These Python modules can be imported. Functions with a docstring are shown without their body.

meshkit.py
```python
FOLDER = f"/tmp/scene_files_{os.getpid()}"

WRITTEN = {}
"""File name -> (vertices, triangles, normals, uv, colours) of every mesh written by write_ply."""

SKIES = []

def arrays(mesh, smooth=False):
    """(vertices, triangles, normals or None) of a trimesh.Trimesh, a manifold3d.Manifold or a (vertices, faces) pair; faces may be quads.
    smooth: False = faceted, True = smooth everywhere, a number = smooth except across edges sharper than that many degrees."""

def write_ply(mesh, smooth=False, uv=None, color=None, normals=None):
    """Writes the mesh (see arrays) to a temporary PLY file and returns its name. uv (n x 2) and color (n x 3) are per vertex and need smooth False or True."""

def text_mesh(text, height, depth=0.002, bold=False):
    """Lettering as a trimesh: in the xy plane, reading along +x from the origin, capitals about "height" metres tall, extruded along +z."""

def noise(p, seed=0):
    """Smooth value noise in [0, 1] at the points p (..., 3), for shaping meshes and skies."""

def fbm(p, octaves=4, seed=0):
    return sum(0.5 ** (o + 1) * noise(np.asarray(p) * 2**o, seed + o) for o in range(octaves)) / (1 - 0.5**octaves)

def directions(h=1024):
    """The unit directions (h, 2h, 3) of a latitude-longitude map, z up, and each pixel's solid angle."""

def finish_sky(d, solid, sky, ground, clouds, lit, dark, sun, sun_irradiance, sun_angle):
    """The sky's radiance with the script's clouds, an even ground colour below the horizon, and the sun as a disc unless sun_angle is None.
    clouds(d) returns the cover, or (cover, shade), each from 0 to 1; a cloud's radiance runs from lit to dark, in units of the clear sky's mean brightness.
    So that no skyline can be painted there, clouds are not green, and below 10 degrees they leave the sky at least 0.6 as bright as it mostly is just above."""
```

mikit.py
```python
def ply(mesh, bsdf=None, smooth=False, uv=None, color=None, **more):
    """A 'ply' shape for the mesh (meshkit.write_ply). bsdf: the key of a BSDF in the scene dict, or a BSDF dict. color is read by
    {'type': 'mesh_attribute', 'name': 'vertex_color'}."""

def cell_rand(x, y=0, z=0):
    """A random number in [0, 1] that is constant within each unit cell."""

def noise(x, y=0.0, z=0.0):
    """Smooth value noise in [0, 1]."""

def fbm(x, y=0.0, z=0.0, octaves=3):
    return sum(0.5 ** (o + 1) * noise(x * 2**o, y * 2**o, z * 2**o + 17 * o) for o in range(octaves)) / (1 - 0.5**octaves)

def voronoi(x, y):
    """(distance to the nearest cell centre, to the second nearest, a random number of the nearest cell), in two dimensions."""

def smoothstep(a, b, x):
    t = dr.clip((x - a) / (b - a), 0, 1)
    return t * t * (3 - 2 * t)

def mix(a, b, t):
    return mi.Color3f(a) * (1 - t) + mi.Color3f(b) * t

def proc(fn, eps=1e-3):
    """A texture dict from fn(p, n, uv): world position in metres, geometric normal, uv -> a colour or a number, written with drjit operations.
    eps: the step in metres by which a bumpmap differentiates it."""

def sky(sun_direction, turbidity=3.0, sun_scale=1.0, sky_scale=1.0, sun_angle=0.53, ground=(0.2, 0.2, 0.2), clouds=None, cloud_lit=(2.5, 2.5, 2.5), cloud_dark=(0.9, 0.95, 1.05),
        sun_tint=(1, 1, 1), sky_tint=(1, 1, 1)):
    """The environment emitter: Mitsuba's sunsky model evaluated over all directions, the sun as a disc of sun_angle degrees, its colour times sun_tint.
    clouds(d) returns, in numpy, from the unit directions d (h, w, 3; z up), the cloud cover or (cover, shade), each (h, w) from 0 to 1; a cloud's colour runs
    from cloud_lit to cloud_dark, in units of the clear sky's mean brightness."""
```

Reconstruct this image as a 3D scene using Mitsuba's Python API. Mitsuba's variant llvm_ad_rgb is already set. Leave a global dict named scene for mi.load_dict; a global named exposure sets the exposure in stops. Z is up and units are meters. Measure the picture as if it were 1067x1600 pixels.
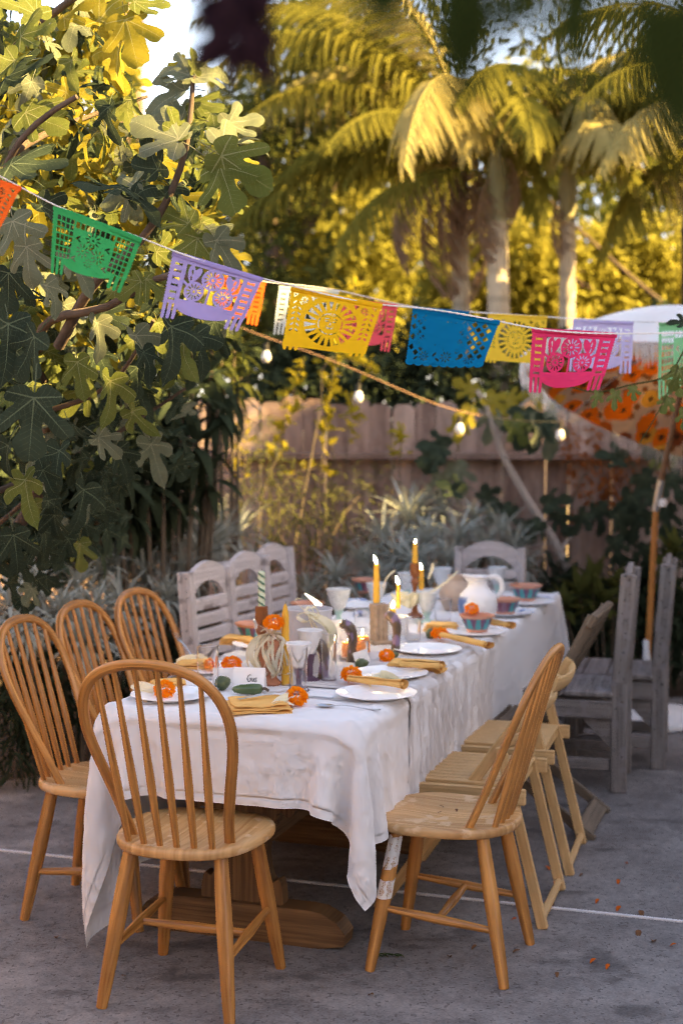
import math, random
import numpy as np, trimesh, mitsuba as mi, drjit as dr
import mikit, meshkit
from mikit import proc, noise, fbm, cell_rand, smoothstep, mix
from scipy.interpolate import CubicSpline
from scipy.ndimage import zoom as nd_zoom
import shapely
from shapely import affinity
from shapely.geometry import Polygon, Point, box as sbox, LineString
from shapely.ops import unary_union

T = mi.ScalarTransform4f
R = np.random.default_rng(7)
A = np.array

# ------------------------------------------------------------------ camera, sky, exposure
CAM_H, FPX, PITCH = 1.6, 2222.0, math.atan(140 / 2222.0)
FW = A([0, math.cos(PITCH), -math.sin(PITCH)])
UP = A([0, math.sin(PITCH), math.cos(PITCH)])
scene, labels = {}, {}
scene['camera'] = {
    'type': 'thinlens', 'fov': math.degrees(2 * math.atan(533.5 / FPX)), 'fov_axis': 'x',
    'aperture_radius': 0.0115, 'focus_distance': 3.95, 'near_clip': 0.05, 'far_clip': 400.0,
    'to_world': T().look_at(origin=[0, 0, CAM_H], target=(A([0, 0, CAM_H]) + FW).tolist(), up=[0, 0, 1])}
SUN = (0.80, -0.30, 0.50)
scene['sky_light'] = mikit.sky(SUN, turbidity=3.5, sun_tint=(1.34, 1.20, 0.64), sun_scale=1.0, sky_scale=1.0,
                               sky_tint=(1.42, 1.03, 0.84), ground=(0.15, 0.14, 0.13))
exposure = 4.32


def ray(px, py):
    return FW + A([1.0, 0, 0]) * (px - 533.5) / FPX - UP * (py - 800.0) / FPX


def G(px, py, z=0.0):
    """The point of height z seen at a place of the 1067 x 1600 photograph."""
    d = ray(px, py)
    return A([0, 0, CAM_H]) + d * (z - CAM_H) / d[2]


def D(px, py, y):
    """The point at depth y seen at a place of the photograph."""
    d = ray(px, py)
    return A([0, 0, CAM_H]) + d * y / d[1]


def nrm(v):
    return np.asarray(v, float) / max(np.linalg.norm(v), 1e-12)


TA = math.radians(18.6)
EU, EV = A([math.cos(TA), -math.sin(TA), 0]), A([math.sin(TA), math.cos(TA), 0])
ZT = 0.75
ORG = G(560, 1137, ZT) * A([1, 1, 0])
TW, TL = 0.83, 3.27


def tb(u, v, z=0.0):
    return ORG + EU * u + EV * v + A([0, 0, z])


def frame(pos, facing, z=0.0, s=1.0):
    """Local y looks along facing, z up, origin at pos."""
    f = nrm(A([facing[0], facing[1], 0.0]))
    r = np.cross(f, [0, 0, 1])
    m = np.eye(4)
    m[:3, 0], m[:3, 1], m[:3, 2], m[:3, 3] = r * s, f * s, A([0, 0, 1]) * s, [pos[0], pos[1], z]
    return m


def rotz(a):
    c, s = math.cos(a), math.sin(a)
    return A([[c, -s, 0], [s, c, 0], [0, 0, 1.0]])


def rotx(a):
    c, s = math.cos(a), math.sin(a)
    return A([[1.0, 0, 0], [0, c, -s], [0, s, c]])


def roty(a):
    c, s = math.cos(a), math.sin(a)
    return A([[c, 0, s], [0, 1.0, 0], [-s, 0, c]])


def m44(Rm, t, s=1.0):
    m = np.eye(4)
    m[:3, :3], m[:3, 3] = Rm * s, t
    return m


# ------------------------------------------------------------------ mesh helpers: a mesh is (V, F, UV)
def xf(m, M):
    V, F, U = m
    M = np.asarray(M, float)
    if M.shape == (3, 3):
        return V @ M.T, F, U
    return V @ M[:3, :3].T + M[:3, 3], F, U


def mv(m, t):
    return m[0] + np.asarray(t, float), m[1], m[2]


def join(ms):
    vs, fs, us, k = [], [], [], 0
    for V, F, U in ms:
        vs.append(V); fs.append(F + k); us.append(U if U is not None else np.zeros((len(V), 2))); k += len(V)
    return np.vstack(vs), np.vstack(fs), np.vstack(us)


def faceted(V, F, grain=None):
    """Unshared corners; uv.x runs along the grain axis."""
    P = V[F]
    n = np.cross(P[:, 1] - P[:, 0], P[:, 2] - P[:, 0])
    ax = np.argmax(np.abs(n), 1)
    if grain is None:
        grain = int(np.argmax(np.ptp(V, axis=0)))
    oth = [[k for k in range(3) if k != grain and k != a] for a in range(3)]
    U = np.empty((len(F), 3, 2))
    U[..., 0] = P[..., grain]
    for a in range(3):
        s = ax == a
        o = oth[a][0]
        U[s, :, 1] = P[s][..., o]
    return P.reshape(-1, 3), np.arange(len(F) * 3).reshape(-1, 3), U.reshape(-1, 2)


_S = np.array([[x, y, z] for x in (-1, 1) for y in (-1, 1) for z in (-1, 1)], float)
_c = 0.2
_pts = np.array([s * np.where(np.arange(3) == k, 1.0, 1 - _c) for s in _S for k in range(3)])
_hull = trimesh.Trimesh(*[_pts, trimesh.convex.convex_hull(_pts).faces], process=False)
_hv = np.array(trimesh.convex.convex_hull(_pts).vertices)
_hf = np.array(trimesh.convex.convex_hull(_pts).faces)
_hs, _hk = np.sign(_hv), (np.abs(_hv) > 1 - _c / 2)


def cbox(sx, sy, sz, c=0.003, grain=None):
    """Box with chamfered edges, centred."""
    h = A([sx, sy, sz]) / 2
    c = min(c, h.min() * 0.6)
    return faceted(_hs * np.where(_hk, h, h - c), _hf, grain)


def beam(p, q, w, t, ref=(0, 0, 1), c=0.003):
    """Chamfered bar from p to q, w wide across ref's side, t thick along ref."""
    p, q = A(p, float), A(q, float)
    d = q - p
    L = np.linalg.norm(d); d = d / L
    s = nrm(np.cross(d, ref)); n = np.cross(s, d)
    m = cbox(L, w, t, c, 0)
    M = np.eye(4); M[:3, 0], M[:3, 1], M[:3, 2], M[:3, 3] = d, s, n, (p + q) / 2
    return xf(m, M)


def tube(pts, r, n=10, cap=True, ref=None):
    """Round bar along points; r a number, one per point, or (a, b) pairs (b along the ref side)."""
    P = A(pts, float); N = len(P)
    r = np.asarray(r, float)
    if r.ndim == 0: r = np.full(N, float(r))
    if r.ndim == 1: r = np.stack([r, r], 1)
    t = np.gradient(P, axis=0); t /= np.maximum(np.linalg.norm(t, axis=1, keepdims=True), 1e-9)
    a = np.asarray(ref, float) if ref is not None else (A([0, 0, 1.0]) if abs(t[0][2]) < .9 else A([1.0, 0, 0]))
    ns = np.empty_like(P)
    prev = a
    for i in range(N):
        v = (a if ref is not None else prev) - t[i] * np.dot(a if ref is not None else prev, t[i])
        prev = nrm(v); ns[i] = prev
    b = np.cross(t, ns)
    th = np.arange(n + 1) / n * 2 * math.pi
    V = P[:, None] + ns[:, None] * (np.cos(th)[None, :, None] * r[:, 1, None, None]) + b[:, None] * (np.sin(th)[None, :, None] * r[:, 0, None, None])
    L = np.concatenate([[0], np.cumsum(np.linalg.norm(np.diff(P, axis=0), axis=1))])
    U = np.stack(np.broadcast_arrays(L[:, None], th[None] / (2 * math.pi) * .06), -1)
    i, j = np.meshgrid(np.arange(N - 1), np.arange(n), indexing='ij')
    a0, a1, b0, b1 = i * (n + 1) + j, i * (n + 1) + j + 1, (i + 1) * (n + 1) + j, (i + 1) * (n + 1) + j + 1
    F = np.concatenate([np.stack([a0, a1, b1], -1).reshape(-1, 3), np.stack([a0, b1, b0], -1).reshape(-1, 3)])
    ms = [(V.reshape(-1, 3), F, U.reshape(-1, 2))]
    if cap:
        for k, sgn in ((0, 1), (N - 1, -1)):
            ring = V[k, :n]
            c = np.vstack([ring, P[k:k + 1]])
            q = np.arange(n)
            f = np.stack([np.full(n, n), (q + 1) % n, q], 1)
            ms.append((c, f if sgn > 0 else f[:, ::-1], np.zeros((n + 1, 2)) + [L[k], .03]))
    return join(ms)


def spline(pts, n):
    P = A(pts, float)
    s = np.concatenate([[0], np.cumsum(np.linalg.norm(np.diff(P, axis=0), axis=1))])
    return CubicSpline(s, P)(np.linspace(0, s[-1], n))


def lathe(prof, n=28):
    """Turned body from (r, z) points, bottom to top."""
    p = A(prof, float); N = len(p)
    th = np.arange(n + 1) / n * 2 * math.pi
    V = np.stack([p[:, 0, None] * np.cos(th), p[:, 0, None] * np.sin(th), np.broadcast_to(p[:, 1, None], (N, n + 1))], -1)
    L = np.concatenate([[0], np.cumsum(np.linalg.norm(np.diff(p, axis=0), axis=1))])
    U = np.stack(np.broadcast_arrays(th[None] / (2 * math.pi), L[:, None]), -1)
    i, j = np.meshgrid(np.arange(N - 1), np.arange(n), indexing='ij')
    a0, a1, b0, b1 = i * (n + 1) + j, i * (n + 1) + j + 1, (i + 1) * (n + 1) + j, (i + 1) * (n + 1) + j + 1
    F = np.concatenate([np.stack([a0, a1, b1], -1).reshape(-1, 3), np.stack([a0, b1, b0], -1).reshape(-1, 3)])
    V, U = V.reshape(-1, 3), U.reshape(-1, 2)
    ar = np.linalg.norm(np.cross(V[F[:, 1]] - V[F[:, 0]], V[F[:, 2]] - V[F[:, 0]]), axis=1)
    return V, F[ar > 1e-12], U


def extr(poly, h, c=0.0):
    """Extruded polygon (xy outline, z from 0 to h), chamfered by stacking when c > 0."""
    out = []
    for g in getattr(poly, 'geoms', [poly]):
        if c > 0:
            n0 = 0
            e = trimesh.creation.extrude_polygon(g, h, engine='earcut')
            V, F = np.array(e.vertices), np.array(e.faces)
            V2 = V.copy()
            cen = np.array(g.centroid.coords[0])
            top = V[:, 2] > h / 2
            out.append(faceted(V2, F))
        else:
            e = trimesh.creation.extrude_polygon(g, h, engine='earcut')
            out.append(faceted(np.array(e.vertices), np.array(e.faces)))
    return join(out)


def grid(nx, ny):
    i, j = np.meshgrid(np.arange(nx - 1), np.arange(ny - 1), indexing='ij')
    a = i * ny + j
    return np.concatenate([np.stack([a, a + ny, a + ny + 1], -1).reshape(-1, 3), np.stack([a, a + ny + 1, a + 1], -1).reshape(-1, 3)])


def blade(L, W, n=6, droop=0.3, fold=0.25, tip=0.6, base=0.5, roll=0.0):
    """A leaf from the origin along +y, z up: width profile, midrib fold, arched droop."""
    s = np.linspace(0, 1, n + 1)
    w = W / 2 * np.clip((s / base), 0, 1) ** .6 * np.clip((1 - s) / (1 - base), 0, 1) ** tip if base > 0 else W / 2 * (1 - s) ** tip
    w = np.maximum(w, W * .02)
    a = droop * s
    y = np.concatenate([[0], np.cumsum(np.cos((a[1:] + a[:-1]) / 2))]) * L / n
    z = -np.concatenate([[0], np.cumsum(np.sin((a[1:] + a[:-1]) / 2))]) * L / n
    V = np.stack([np.stack([-w, y, z + fold * w], 1), np.stack([0 * w, y, z], 1), np.stack([w, y, z + fold * w], 1)], 1)
    U = np.stack([np.stack([-w, s * L], 1), np.stack([0 * w, s * L], 1), np.stack([w, s * L], 1)], 1)
    return V.reshape(-1, 3), grid(n + 1, 3), U.reshape(-1, 2)


def scatter(m, Ms):
    """Copies of a mesh under many 4x4 matrices as one mesh."""
    V, F, U = m
    Ms = np.asarray(Ms)
    vs = np.einsum('kij,nj->kni', Ms[:, :3, :3], V) + Ms[:, None, :3, 3]
    fs = F[None] + (np.arange(len(Ms)) * len(V))[:, None, None]
    return vs.reshape(-1, 3), fs.reshape(-1, 3), np.tile(U, (len(Ms), 1))


def orient(dirs, ups, pos, s):
    """Matrices with local y along dirs and local z near ups."""
    d = dirs / np.maximum(np.linalg.norm(dirs, axis=1, keepdims=True), 1e-9)
    x = np.cross(d, ups); x /= np.maximum(np.linalg.norm(x, axis=1, keepdims=True), 1e-9)
    z = np.cross(x, d)
    M = np.zeros((len(d), 4, 4)); M[:, 3, 3] = 1
    s = np.broadcast_to(np.asarray(s, float), (len(d),))[:, None]
    M[:, :3, 0], M[:, :3, 1], M[:, :3, 2], M[:, :3, 3] = x * s, d * s, z * s, pos
    return M


# ------------------------------------------------------------------ registering
def numbered(k):
    if k not in scene and k not in labels: return k
    i = 1
    while f'{k}_{i:03d}' in scene or f'{k}_{i:03d}' in labels: i += 1
    return f'{k}_{i:03d}'


def shape(m, mat, smooth=False):
    V, F, U = m
    return mikit.ply((V, F), mat, smooth=smooth, uv=U if smooth in (True, False) and U is not None else None)


def thing(name, label, cat, group=None):
    k = numbered(name)
    labels[k] = {'label': label, 'category': cat}
    if group: labels[k]['group'] = group
    return k


def part(parent, name, m, mat, smooth=False, M=None, label=None, kind=None):
    k = numbered(parent + '__' + name)
    d = m if isinstance(m, dict) else shape(m, mat, smooth)
    scene[k] = d if M is None else {**d, 'to_world': T(np.asarray(M))}
    if label or kind:
        labels[k] = {}
        if label: labels[k]['label'] = label
        if kind: labels[k]['kind'] = kind
    return k


def solo(name, m, mat, label, cat, smooth=False, M=None, group=None, kind=None):
    k = numbered(name)
    d = m if isinstance(m, dict) else shape(m, mat, smooth)
    scene[k] = d if M is None else {**d, 'to_world': T(np.asarray(M))}
    labels[k] = {'label': label, 'category': cat}
    if group: labels[k]['group'] = group
    if kind: labels[k]['kind'] = kind
    return k


def struct(name, m, mat, label, smooth=False):
    k = numbered(name)
    scene[k] = shape(m, mat, smooth)
    labels[k] = {'label': label, 'category': name.replace('_', ' '), 'kind': 'structure'}
    return k


def place(kit, key, M):
    """A kit is [(path, ply dict)]; every entry becomes a part of its own under key."""
    ren = {}
    for path, d in kit:
        top, *rest = path.split('__')
        hold = key if not rest else ren[top]
        k = numbered(hold + '__' + (rest[0] if rest else top))
        if not rest: ren[top] = k
        else: ren[path] = k
        scene[k] = {**d, 'to_world': T(np.asarray(M))}
    return key


# ------------------------------------------------------------------ materials
def pr(c, rough=.6, two=True, bump=None, bscale=.001, eps=1e-3, **kw):
    b = {'type': 'principled', 'base_color': c if isinstance(c, dict) else {'type': 'rgb', 'value': list(c)}, 'roughness': rough, 'specular': kw.pop('spec', .4), **kw}
    if bump is not None:
        b = {'type': 'bumpmap', 'texture': proc(bump, eps), 'scale': bscale, 'bsdf': b}
    return {'type': 'twosided', 'b': b} if two else b


def thin(c, rough=.5, trans=.9, spec=.4):
    return {'type': 'principledthin', 'base_color': c if isinstance(c, dict) else {'type': 'rgb', 'value': list(c)}, 'roughness': rough, 'diff_trans': trans, 'eta': 1.4}


def wood(dark, light, gs=26.0, strip=.07, tone=.25, wear=None, wear_c=None):
    def fn(p, n, uv):
        k = cell_rand(dr.floor(uv.y / strip + 40.3), 3.0)
        g = fbm(uv.x * 3.0 + k * 9, uv.y * gs * 6, k * 20, 3)
        h = fbm(uv.x * 14.0, uv.y * gs * 16, 4.0, 2)
        c = mix(dark, light, dr.clip(.5 + 1.5 * (g - .5) + .5 * (h - .5), 0, 1)) * (1 + tone * (k - .5))
        b = fbm(p.x * 7, p.y * 7, p.z * 7, 3)
        c = c * (.86 + .28 * b)
        if wear is not None:
            w = smoothstep(wear, wear + .12, fbm(p.x * 23, p.y * 23, p.z * 23 + 5, 4))
            c = mix(c, wear_c, w * .75)
        return c
    return fn


B = scene
B['m_honey'] = pr(proc(wood((.19, .068, .010), (.58, .275, .075), 22)), .34, spec=.5, clearcoat=.25, clearcoat_gloss=.8)
B['m_honey_seat'] = pr(proc(wood((.40, .20, .065), (.62, .37, .155), 14, .075, .22, .60, (.62, .42, .24))), .38, spec=.5, clearcoat=.2, clearcoat_gloss=.7)
B['m_fold'] = pr(proc(wood((.42, .24, .09), (.60, .40, .19), 26, .05, .2)), .5)
B['m_darkfold'] = pr(proc(wood((.06, .042, .028), (.17, .125, .085), 26, .05, .35)), .6)
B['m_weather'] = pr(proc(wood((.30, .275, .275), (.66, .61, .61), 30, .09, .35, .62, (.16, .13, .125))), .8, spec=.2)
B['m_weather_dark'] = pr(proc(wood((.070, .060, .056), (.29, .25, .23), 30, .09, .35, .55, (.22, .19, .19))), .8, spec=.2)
B['m_pine'] = pr(proc(wood((.085, .04, .016), (.22, .12, .05), 20, .16, .2)), .55)
B['m_fence'] = pr(proc(wood((0.17, 0.11, 0.088), (0.4, 0.28, 0.23), 6, .5, .1, .60, (.34, .25, .21))), .9, spec=.15)
B['m_fence_b'] = pr(proc(wood((0.12, 0.077, 0.062), (0.32, 0.215, 0.175), 6, .5, .1, .58, (.26, .19, .16))), .9, spec=.15)
B['m_fence_c'] = pr(proc(wood((0.22, 0.15, 0.12), (0.48, 0.345, 0.285), 6, .5, .1, .64, (.30, .22, .18))), .9, spec=.15)
B['m_post'] = pr(proc(wood((.26, .15, .055), (.38, .24, .10), 24, .5, .1)), .8, spec=.2)
B['m_dark'] = pr((.02, .017, .016), .7)
B['m_white'] = pr((.74, .72, .72), .45)
B['m_metal'] = pr((.62, .60, .58), .3, metallic=1.0)
B['m_pole_lit'] = pr(proc(wood((.30, .11, .02), (.44, .18, .04), 22)), .4)  # orange light on the lower pole put into its wood colour


def concrete(p, n, uv):
    a = fbm(p.x * 1.1, p.y * 1.1, 2.0, 4)
    b = fbm(p.x * 7, p.y * 7, 7.0, 5)
    f = fbm(p.x * 45, p.y * 45, 4.0, 3)
    s = noise(p.x * 190, p.y * 190, 1.0)
    c = mix((.118, .105, .101), (.225, .206, .198), dr.clip(.5 + 1.1 * (a - .5) + 1.1 * (b - .5) + .7 * (f - .5), 0, 1))
    st = smoothstep(.60, .78, fbm(p.x * 5.1 + 9, p.y * 8.2, 3.0, 6))
    c = mix(c, (.05, .044, .043), st * .6)
    lt = smoothstep(.60, .76, fbm(p.x * 4.3 + 30, p.y * 6.2, 9.0, 6))
    c = mix(c, (.30, .27, .255), lt * .45)
    d1, d2, k = mikit.voronoi(p.x * .55 + .6 * fbm(p.x * 2, p.y * 2, 0, 4), p.y * .55 + .6 * fbm(p.x * 2 + 7, p.y * 2, 0, 4))
    crack = 1 - smoothstep(.002, .009, d2 - d1)
    c = mix(c, (.06, .052, .05), crack * .22)
    pit = smoothstep(.80, .86, noise(p.x * 95, p.y * 95, 8.0))
    c = mix(c, (.06, .052, .05), pit * .5)
    return c * (.84 + .32 * s)


def concrete_h(p, n, uv):
    return fbm(p.x * 80, p.y * 80, 0.0, 4) + 1.5 * fbm(p.x * 9, p.y * 9, 3.0, 3)


B['m_concrete'] = pr(proc(concrete), .75, spec=.35, bump=concrete_h, bscale=.0035)
B['m_joint'] = pr((.62, .60, .60), .6)
B['m_soil'] = pr(proc(lambda p, n, uv: mix((.03, .022, .017), (.085, .062, .045), fbm(p.x * 7, p.y * 7, 0, 4))), .95, spec=.1)


def weave(p, n, uv):
    r = 1 - dr.abs(2 * fbm(uv.x * 13, uv.y * 13, 1.0, 4) - 1)
    e = dr.minimum(dr.abs(uv.x + 1.28), dr.minimum(dr.abs(uv.x - .29), dr.abs(uv.y + .202)))
    hem = 1 - smoothstep(.0015, .005, e)
    return .5 * noise(uv.x * 900, uv.y * 900) + 1.2 * r * r * r + 1.4 * fbm(uv.x * 40, uv.y * 40, 2.0, 3) - 1.3 * hem


def crinkle(p, n, uv):
    return 2.0 * fbm(uv.x * 14, uv.y * 70, 1.0, 4) + 1.6 * fbm(uv.x * 40, uv.y * 150, 5.0, 3) + .4 * noise(uv.x * 800, uv.y * 800)


def cloth_b(c, trans):
    return thin(c, .9, trans)


B['m_cloth'] = {'type': 'twosided', 'b': {'type': 'bumpmap', 'texture': proc(weave, 2e-3), 'scale': .005, 'bsdf': {'type': 'principled', 'base_color': {'type': 'rgb', 'value': [.71, .695, .70]}, 'roughness': .9, 'specular': .1, 'sheen': .3}}}
B['m_linen'] = {'type': 'twosided', 'b': {'type': 'bumpmap', 'texture': proc(crinkle, 2e-3), 'scale': .012, 'bsdf': {'type': 'principled', 'base_color': {'type': 'rgb', 'value': [.68, .645, .635]}, 'roughness': .9, 'specular': .1, 'sheen': .3}}}

# ------------------------------------------------------------------ ground
def sheet(x0, x1, y0, y1, z):
    V = A([[x0, y0, z], [x1, y0, z], [x1, y1, z], [x0, y1, z]], float)
    return V, A([[0, 1, 2], [0, 2, 3]]), V[:, :2].copy()


struct('ground', sheet(-150, 150, -150, 150, -.03), 'm_soil', 'dark garden soil around the patio')
jl = G(0, 1330), G(1067, 1442)


def slab(poly):
    return extr(poly, .11)


def joint_y(x):
    t = (x - jl[0][0]) / (jl[1][0] - jl[0][0])
    return jl[0][1] + t * (jl[1][1] - jl[0][1])


edge_l = G(0, 1262)
px0, px1 = -1.75, 4.3
pav = struct('pavement', mv(extr(Polygon([(px0, -4), (px1, -4), (px1, joint_y(px1) - .006), (px0, joint_y(px0) - .006)]), .11), (0, 0, -.11)), 'm_concrete', 'grey stained concrete patio pavement')
struct('pavement', mv(extr(Polygon([(px0, joint_y(px0) + .012), (px1, joint_y(px1) + .012), (px1, 8.2), (1.9, 8.2), (.4, 7.9), (-.3, 7.35), (-.7, 6.9), (-1.15, 6.5), (px0, 6.1)]), .11), (0, 0, -.11)), 'm_concrete', 'grey stained concrete patio pavement behind the pale joint')
xs = [px0, .03, .78, .84, 1.6, px1]
for a, b in ((px0, G(820, 1416)[0]), (G(838, 1418)[0], px1)):
    part(pav, 'joint_strip', beam((a, joint_y(a) + .003, -.004), (b, joint_y(b) + .003, -.004), .013, .018, c=.001), 'm_joint', label='thin pale joint strip across the concrete')

# ------------------------------------------------------------------ fence
FY = 9.2
fence = thing('wooden_fence', 'weathered brown board fence closing off the back of the garden', 'fence')
bw = .142
for i, x in enumerate(np.arange(-5.0, 4.4, bw)):
    h = 1.70 + R.uniform(-.035, .03) + (.02 if x < .2 else -.01)
    w = bw - R.uniform(.0025, .007)
    c = .03
    pl = Polygon([(-w / 2, 0), (w / 2, 0), (w / 2, h - c), (w / 2 - c, h), (-w / 2 + c, h), (-w / 2, h - c)])
    V, F, U = extr(pl, .019)
    M = m44(rotx(math.pi / 2) @ rotz(R.uniform(-.004, .004)), [x, FY + R.uniform(-.009, .009), .02])
    m = (V, F, np.stack([V[:, 1] + i * 3.1, V[:, 0] + i * .5 + .25], 1))
    part(fence, 'board', m, ('m_fence', 'm_fence_b', 'm_fence_c')[int(R.integers(3))], M=M)
for z in (1.385, .42):
    for k, (x0, x1) in enumerate(((-5, -2.2), (-2.197, .62), (.623, 3.1), (3.103, 4.4))):
        part(fence, 'rail', beam((x0, FY - .068, z), (x1, FY - .068, z), .09, .042), 'm_fence_b')
for px in (862,):
    q = D(px, 800, FY - .17)
    for x in (q[0] - 2.7, q[0]):
        part(fence, 'post', beam((x, FY - .16, -.02), (x, FY - .16, 1.36), .092, .092), 'm_post' if x == q[0] else 'm_fence_b', label='yellowish wooden fence post' if x == q[0] else None)

# ------------------------------------------------------------------ the neighbour's house on the sunny side, unseen, placed to shade the patio
B['m_stucco'] = pr(proc(lambda p, n, uv: mix((.50, .45, .38), (.60, .55, .47), fbm(p.x * 3, p.y * 3, p.z * 3, 4))), .9)
B['m_roof'] = pr(proc(lambda p, n, uv: mix((.22, .11, .07), (.34, .18, .12), cell_rand(dr.floor(p.y * 4), dr.floor(p.x * 3)))), .9)
B['m_glass_dark'] = pr((.03, .035, .04), .08)
house = thing('unseen_neighbour_house', 'unseen cream stucco house out of view at right, placed to shade the patio', 'house')
part(house, 'wall', mv(cbox(5.0, 3.9, 5.6, .01), (7.4, -.2, 2.8)), 'm_stucco')
part(house, 'wall', mv(cbox(5.0, 3.6, 5.0, .01), (7.4, 3.555, 2.5)), 'm_stucco')
part(house, 'roof', mv(cbox(5.2, 4.1, .16, .02), (7.4, -.3, 5.683)), 'm_roof')
part(house, 'roof', mv(cbox(5.2, 3.6, .16, .02), (7.4, 3.66, 5.083)), 'm_roof')
for y in (.2, 3.4):
    w = part(house, 'window', mv(cbox(.06, 1.2, 1.1, .006), (4.88, y, 1.7)), 'm_white')
    part(w, 'pane', mv(cbox(.02, 1.06, .96, .002), (4.85, y, 1.7)), 'm_glass_dark')

own = thing('unseen_own_house', 'unseen cream stucco house behind the camera, placed to cut low light', 'house')  # unseen, placed to block low light from behind the camera
part(own, 'wall', mv(cbox(11.0, 4.0, 3.1, .01), (-1.2, -6.4, 1.55)), 'm_stucco')
part(own, 'roof', mv(cbox(11.6, 4.8, .18, .02), (-1.2, -6.4, 3.2)), 'm_roof')
for x in (-3.5, .8):
    w = part(own, 'window', mv(cbox(1.6, .06, 1.3, .006), (x, -4.37, 1.6)), 'm_white')
    part(w, 'pane', mv(cbox(1.44, .02, 1.14, .002), (x, -4.335, 1.6)), 'm_glass_dark')
sf = thing('unseen_side_fence', 'weathered brown board fence out of view at the left, placed to cut low light', 'fence')  # out of view, placed to block low light from the left
for i, y in enumerate(np.arange(-4.3, 9.1, .20)):
    part(sf, 'board', mv(cbox(.019, .19, 1.9, .003, 2), (-3.3 + R.uniform(-.006, .006), y, .95 + R.uniform(-.02, .02))), ('m_fence', 'm_fence_b', 'm_fence_c')[i % 3])

# ------------------------------------------------------------------ leaves
def leafcol(a, b, s=6.0):
    return proc(lambda p, n, uv: mix(a, b, fbm(p.x * s, p.y * s, p.z * s, 3)))


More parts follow.
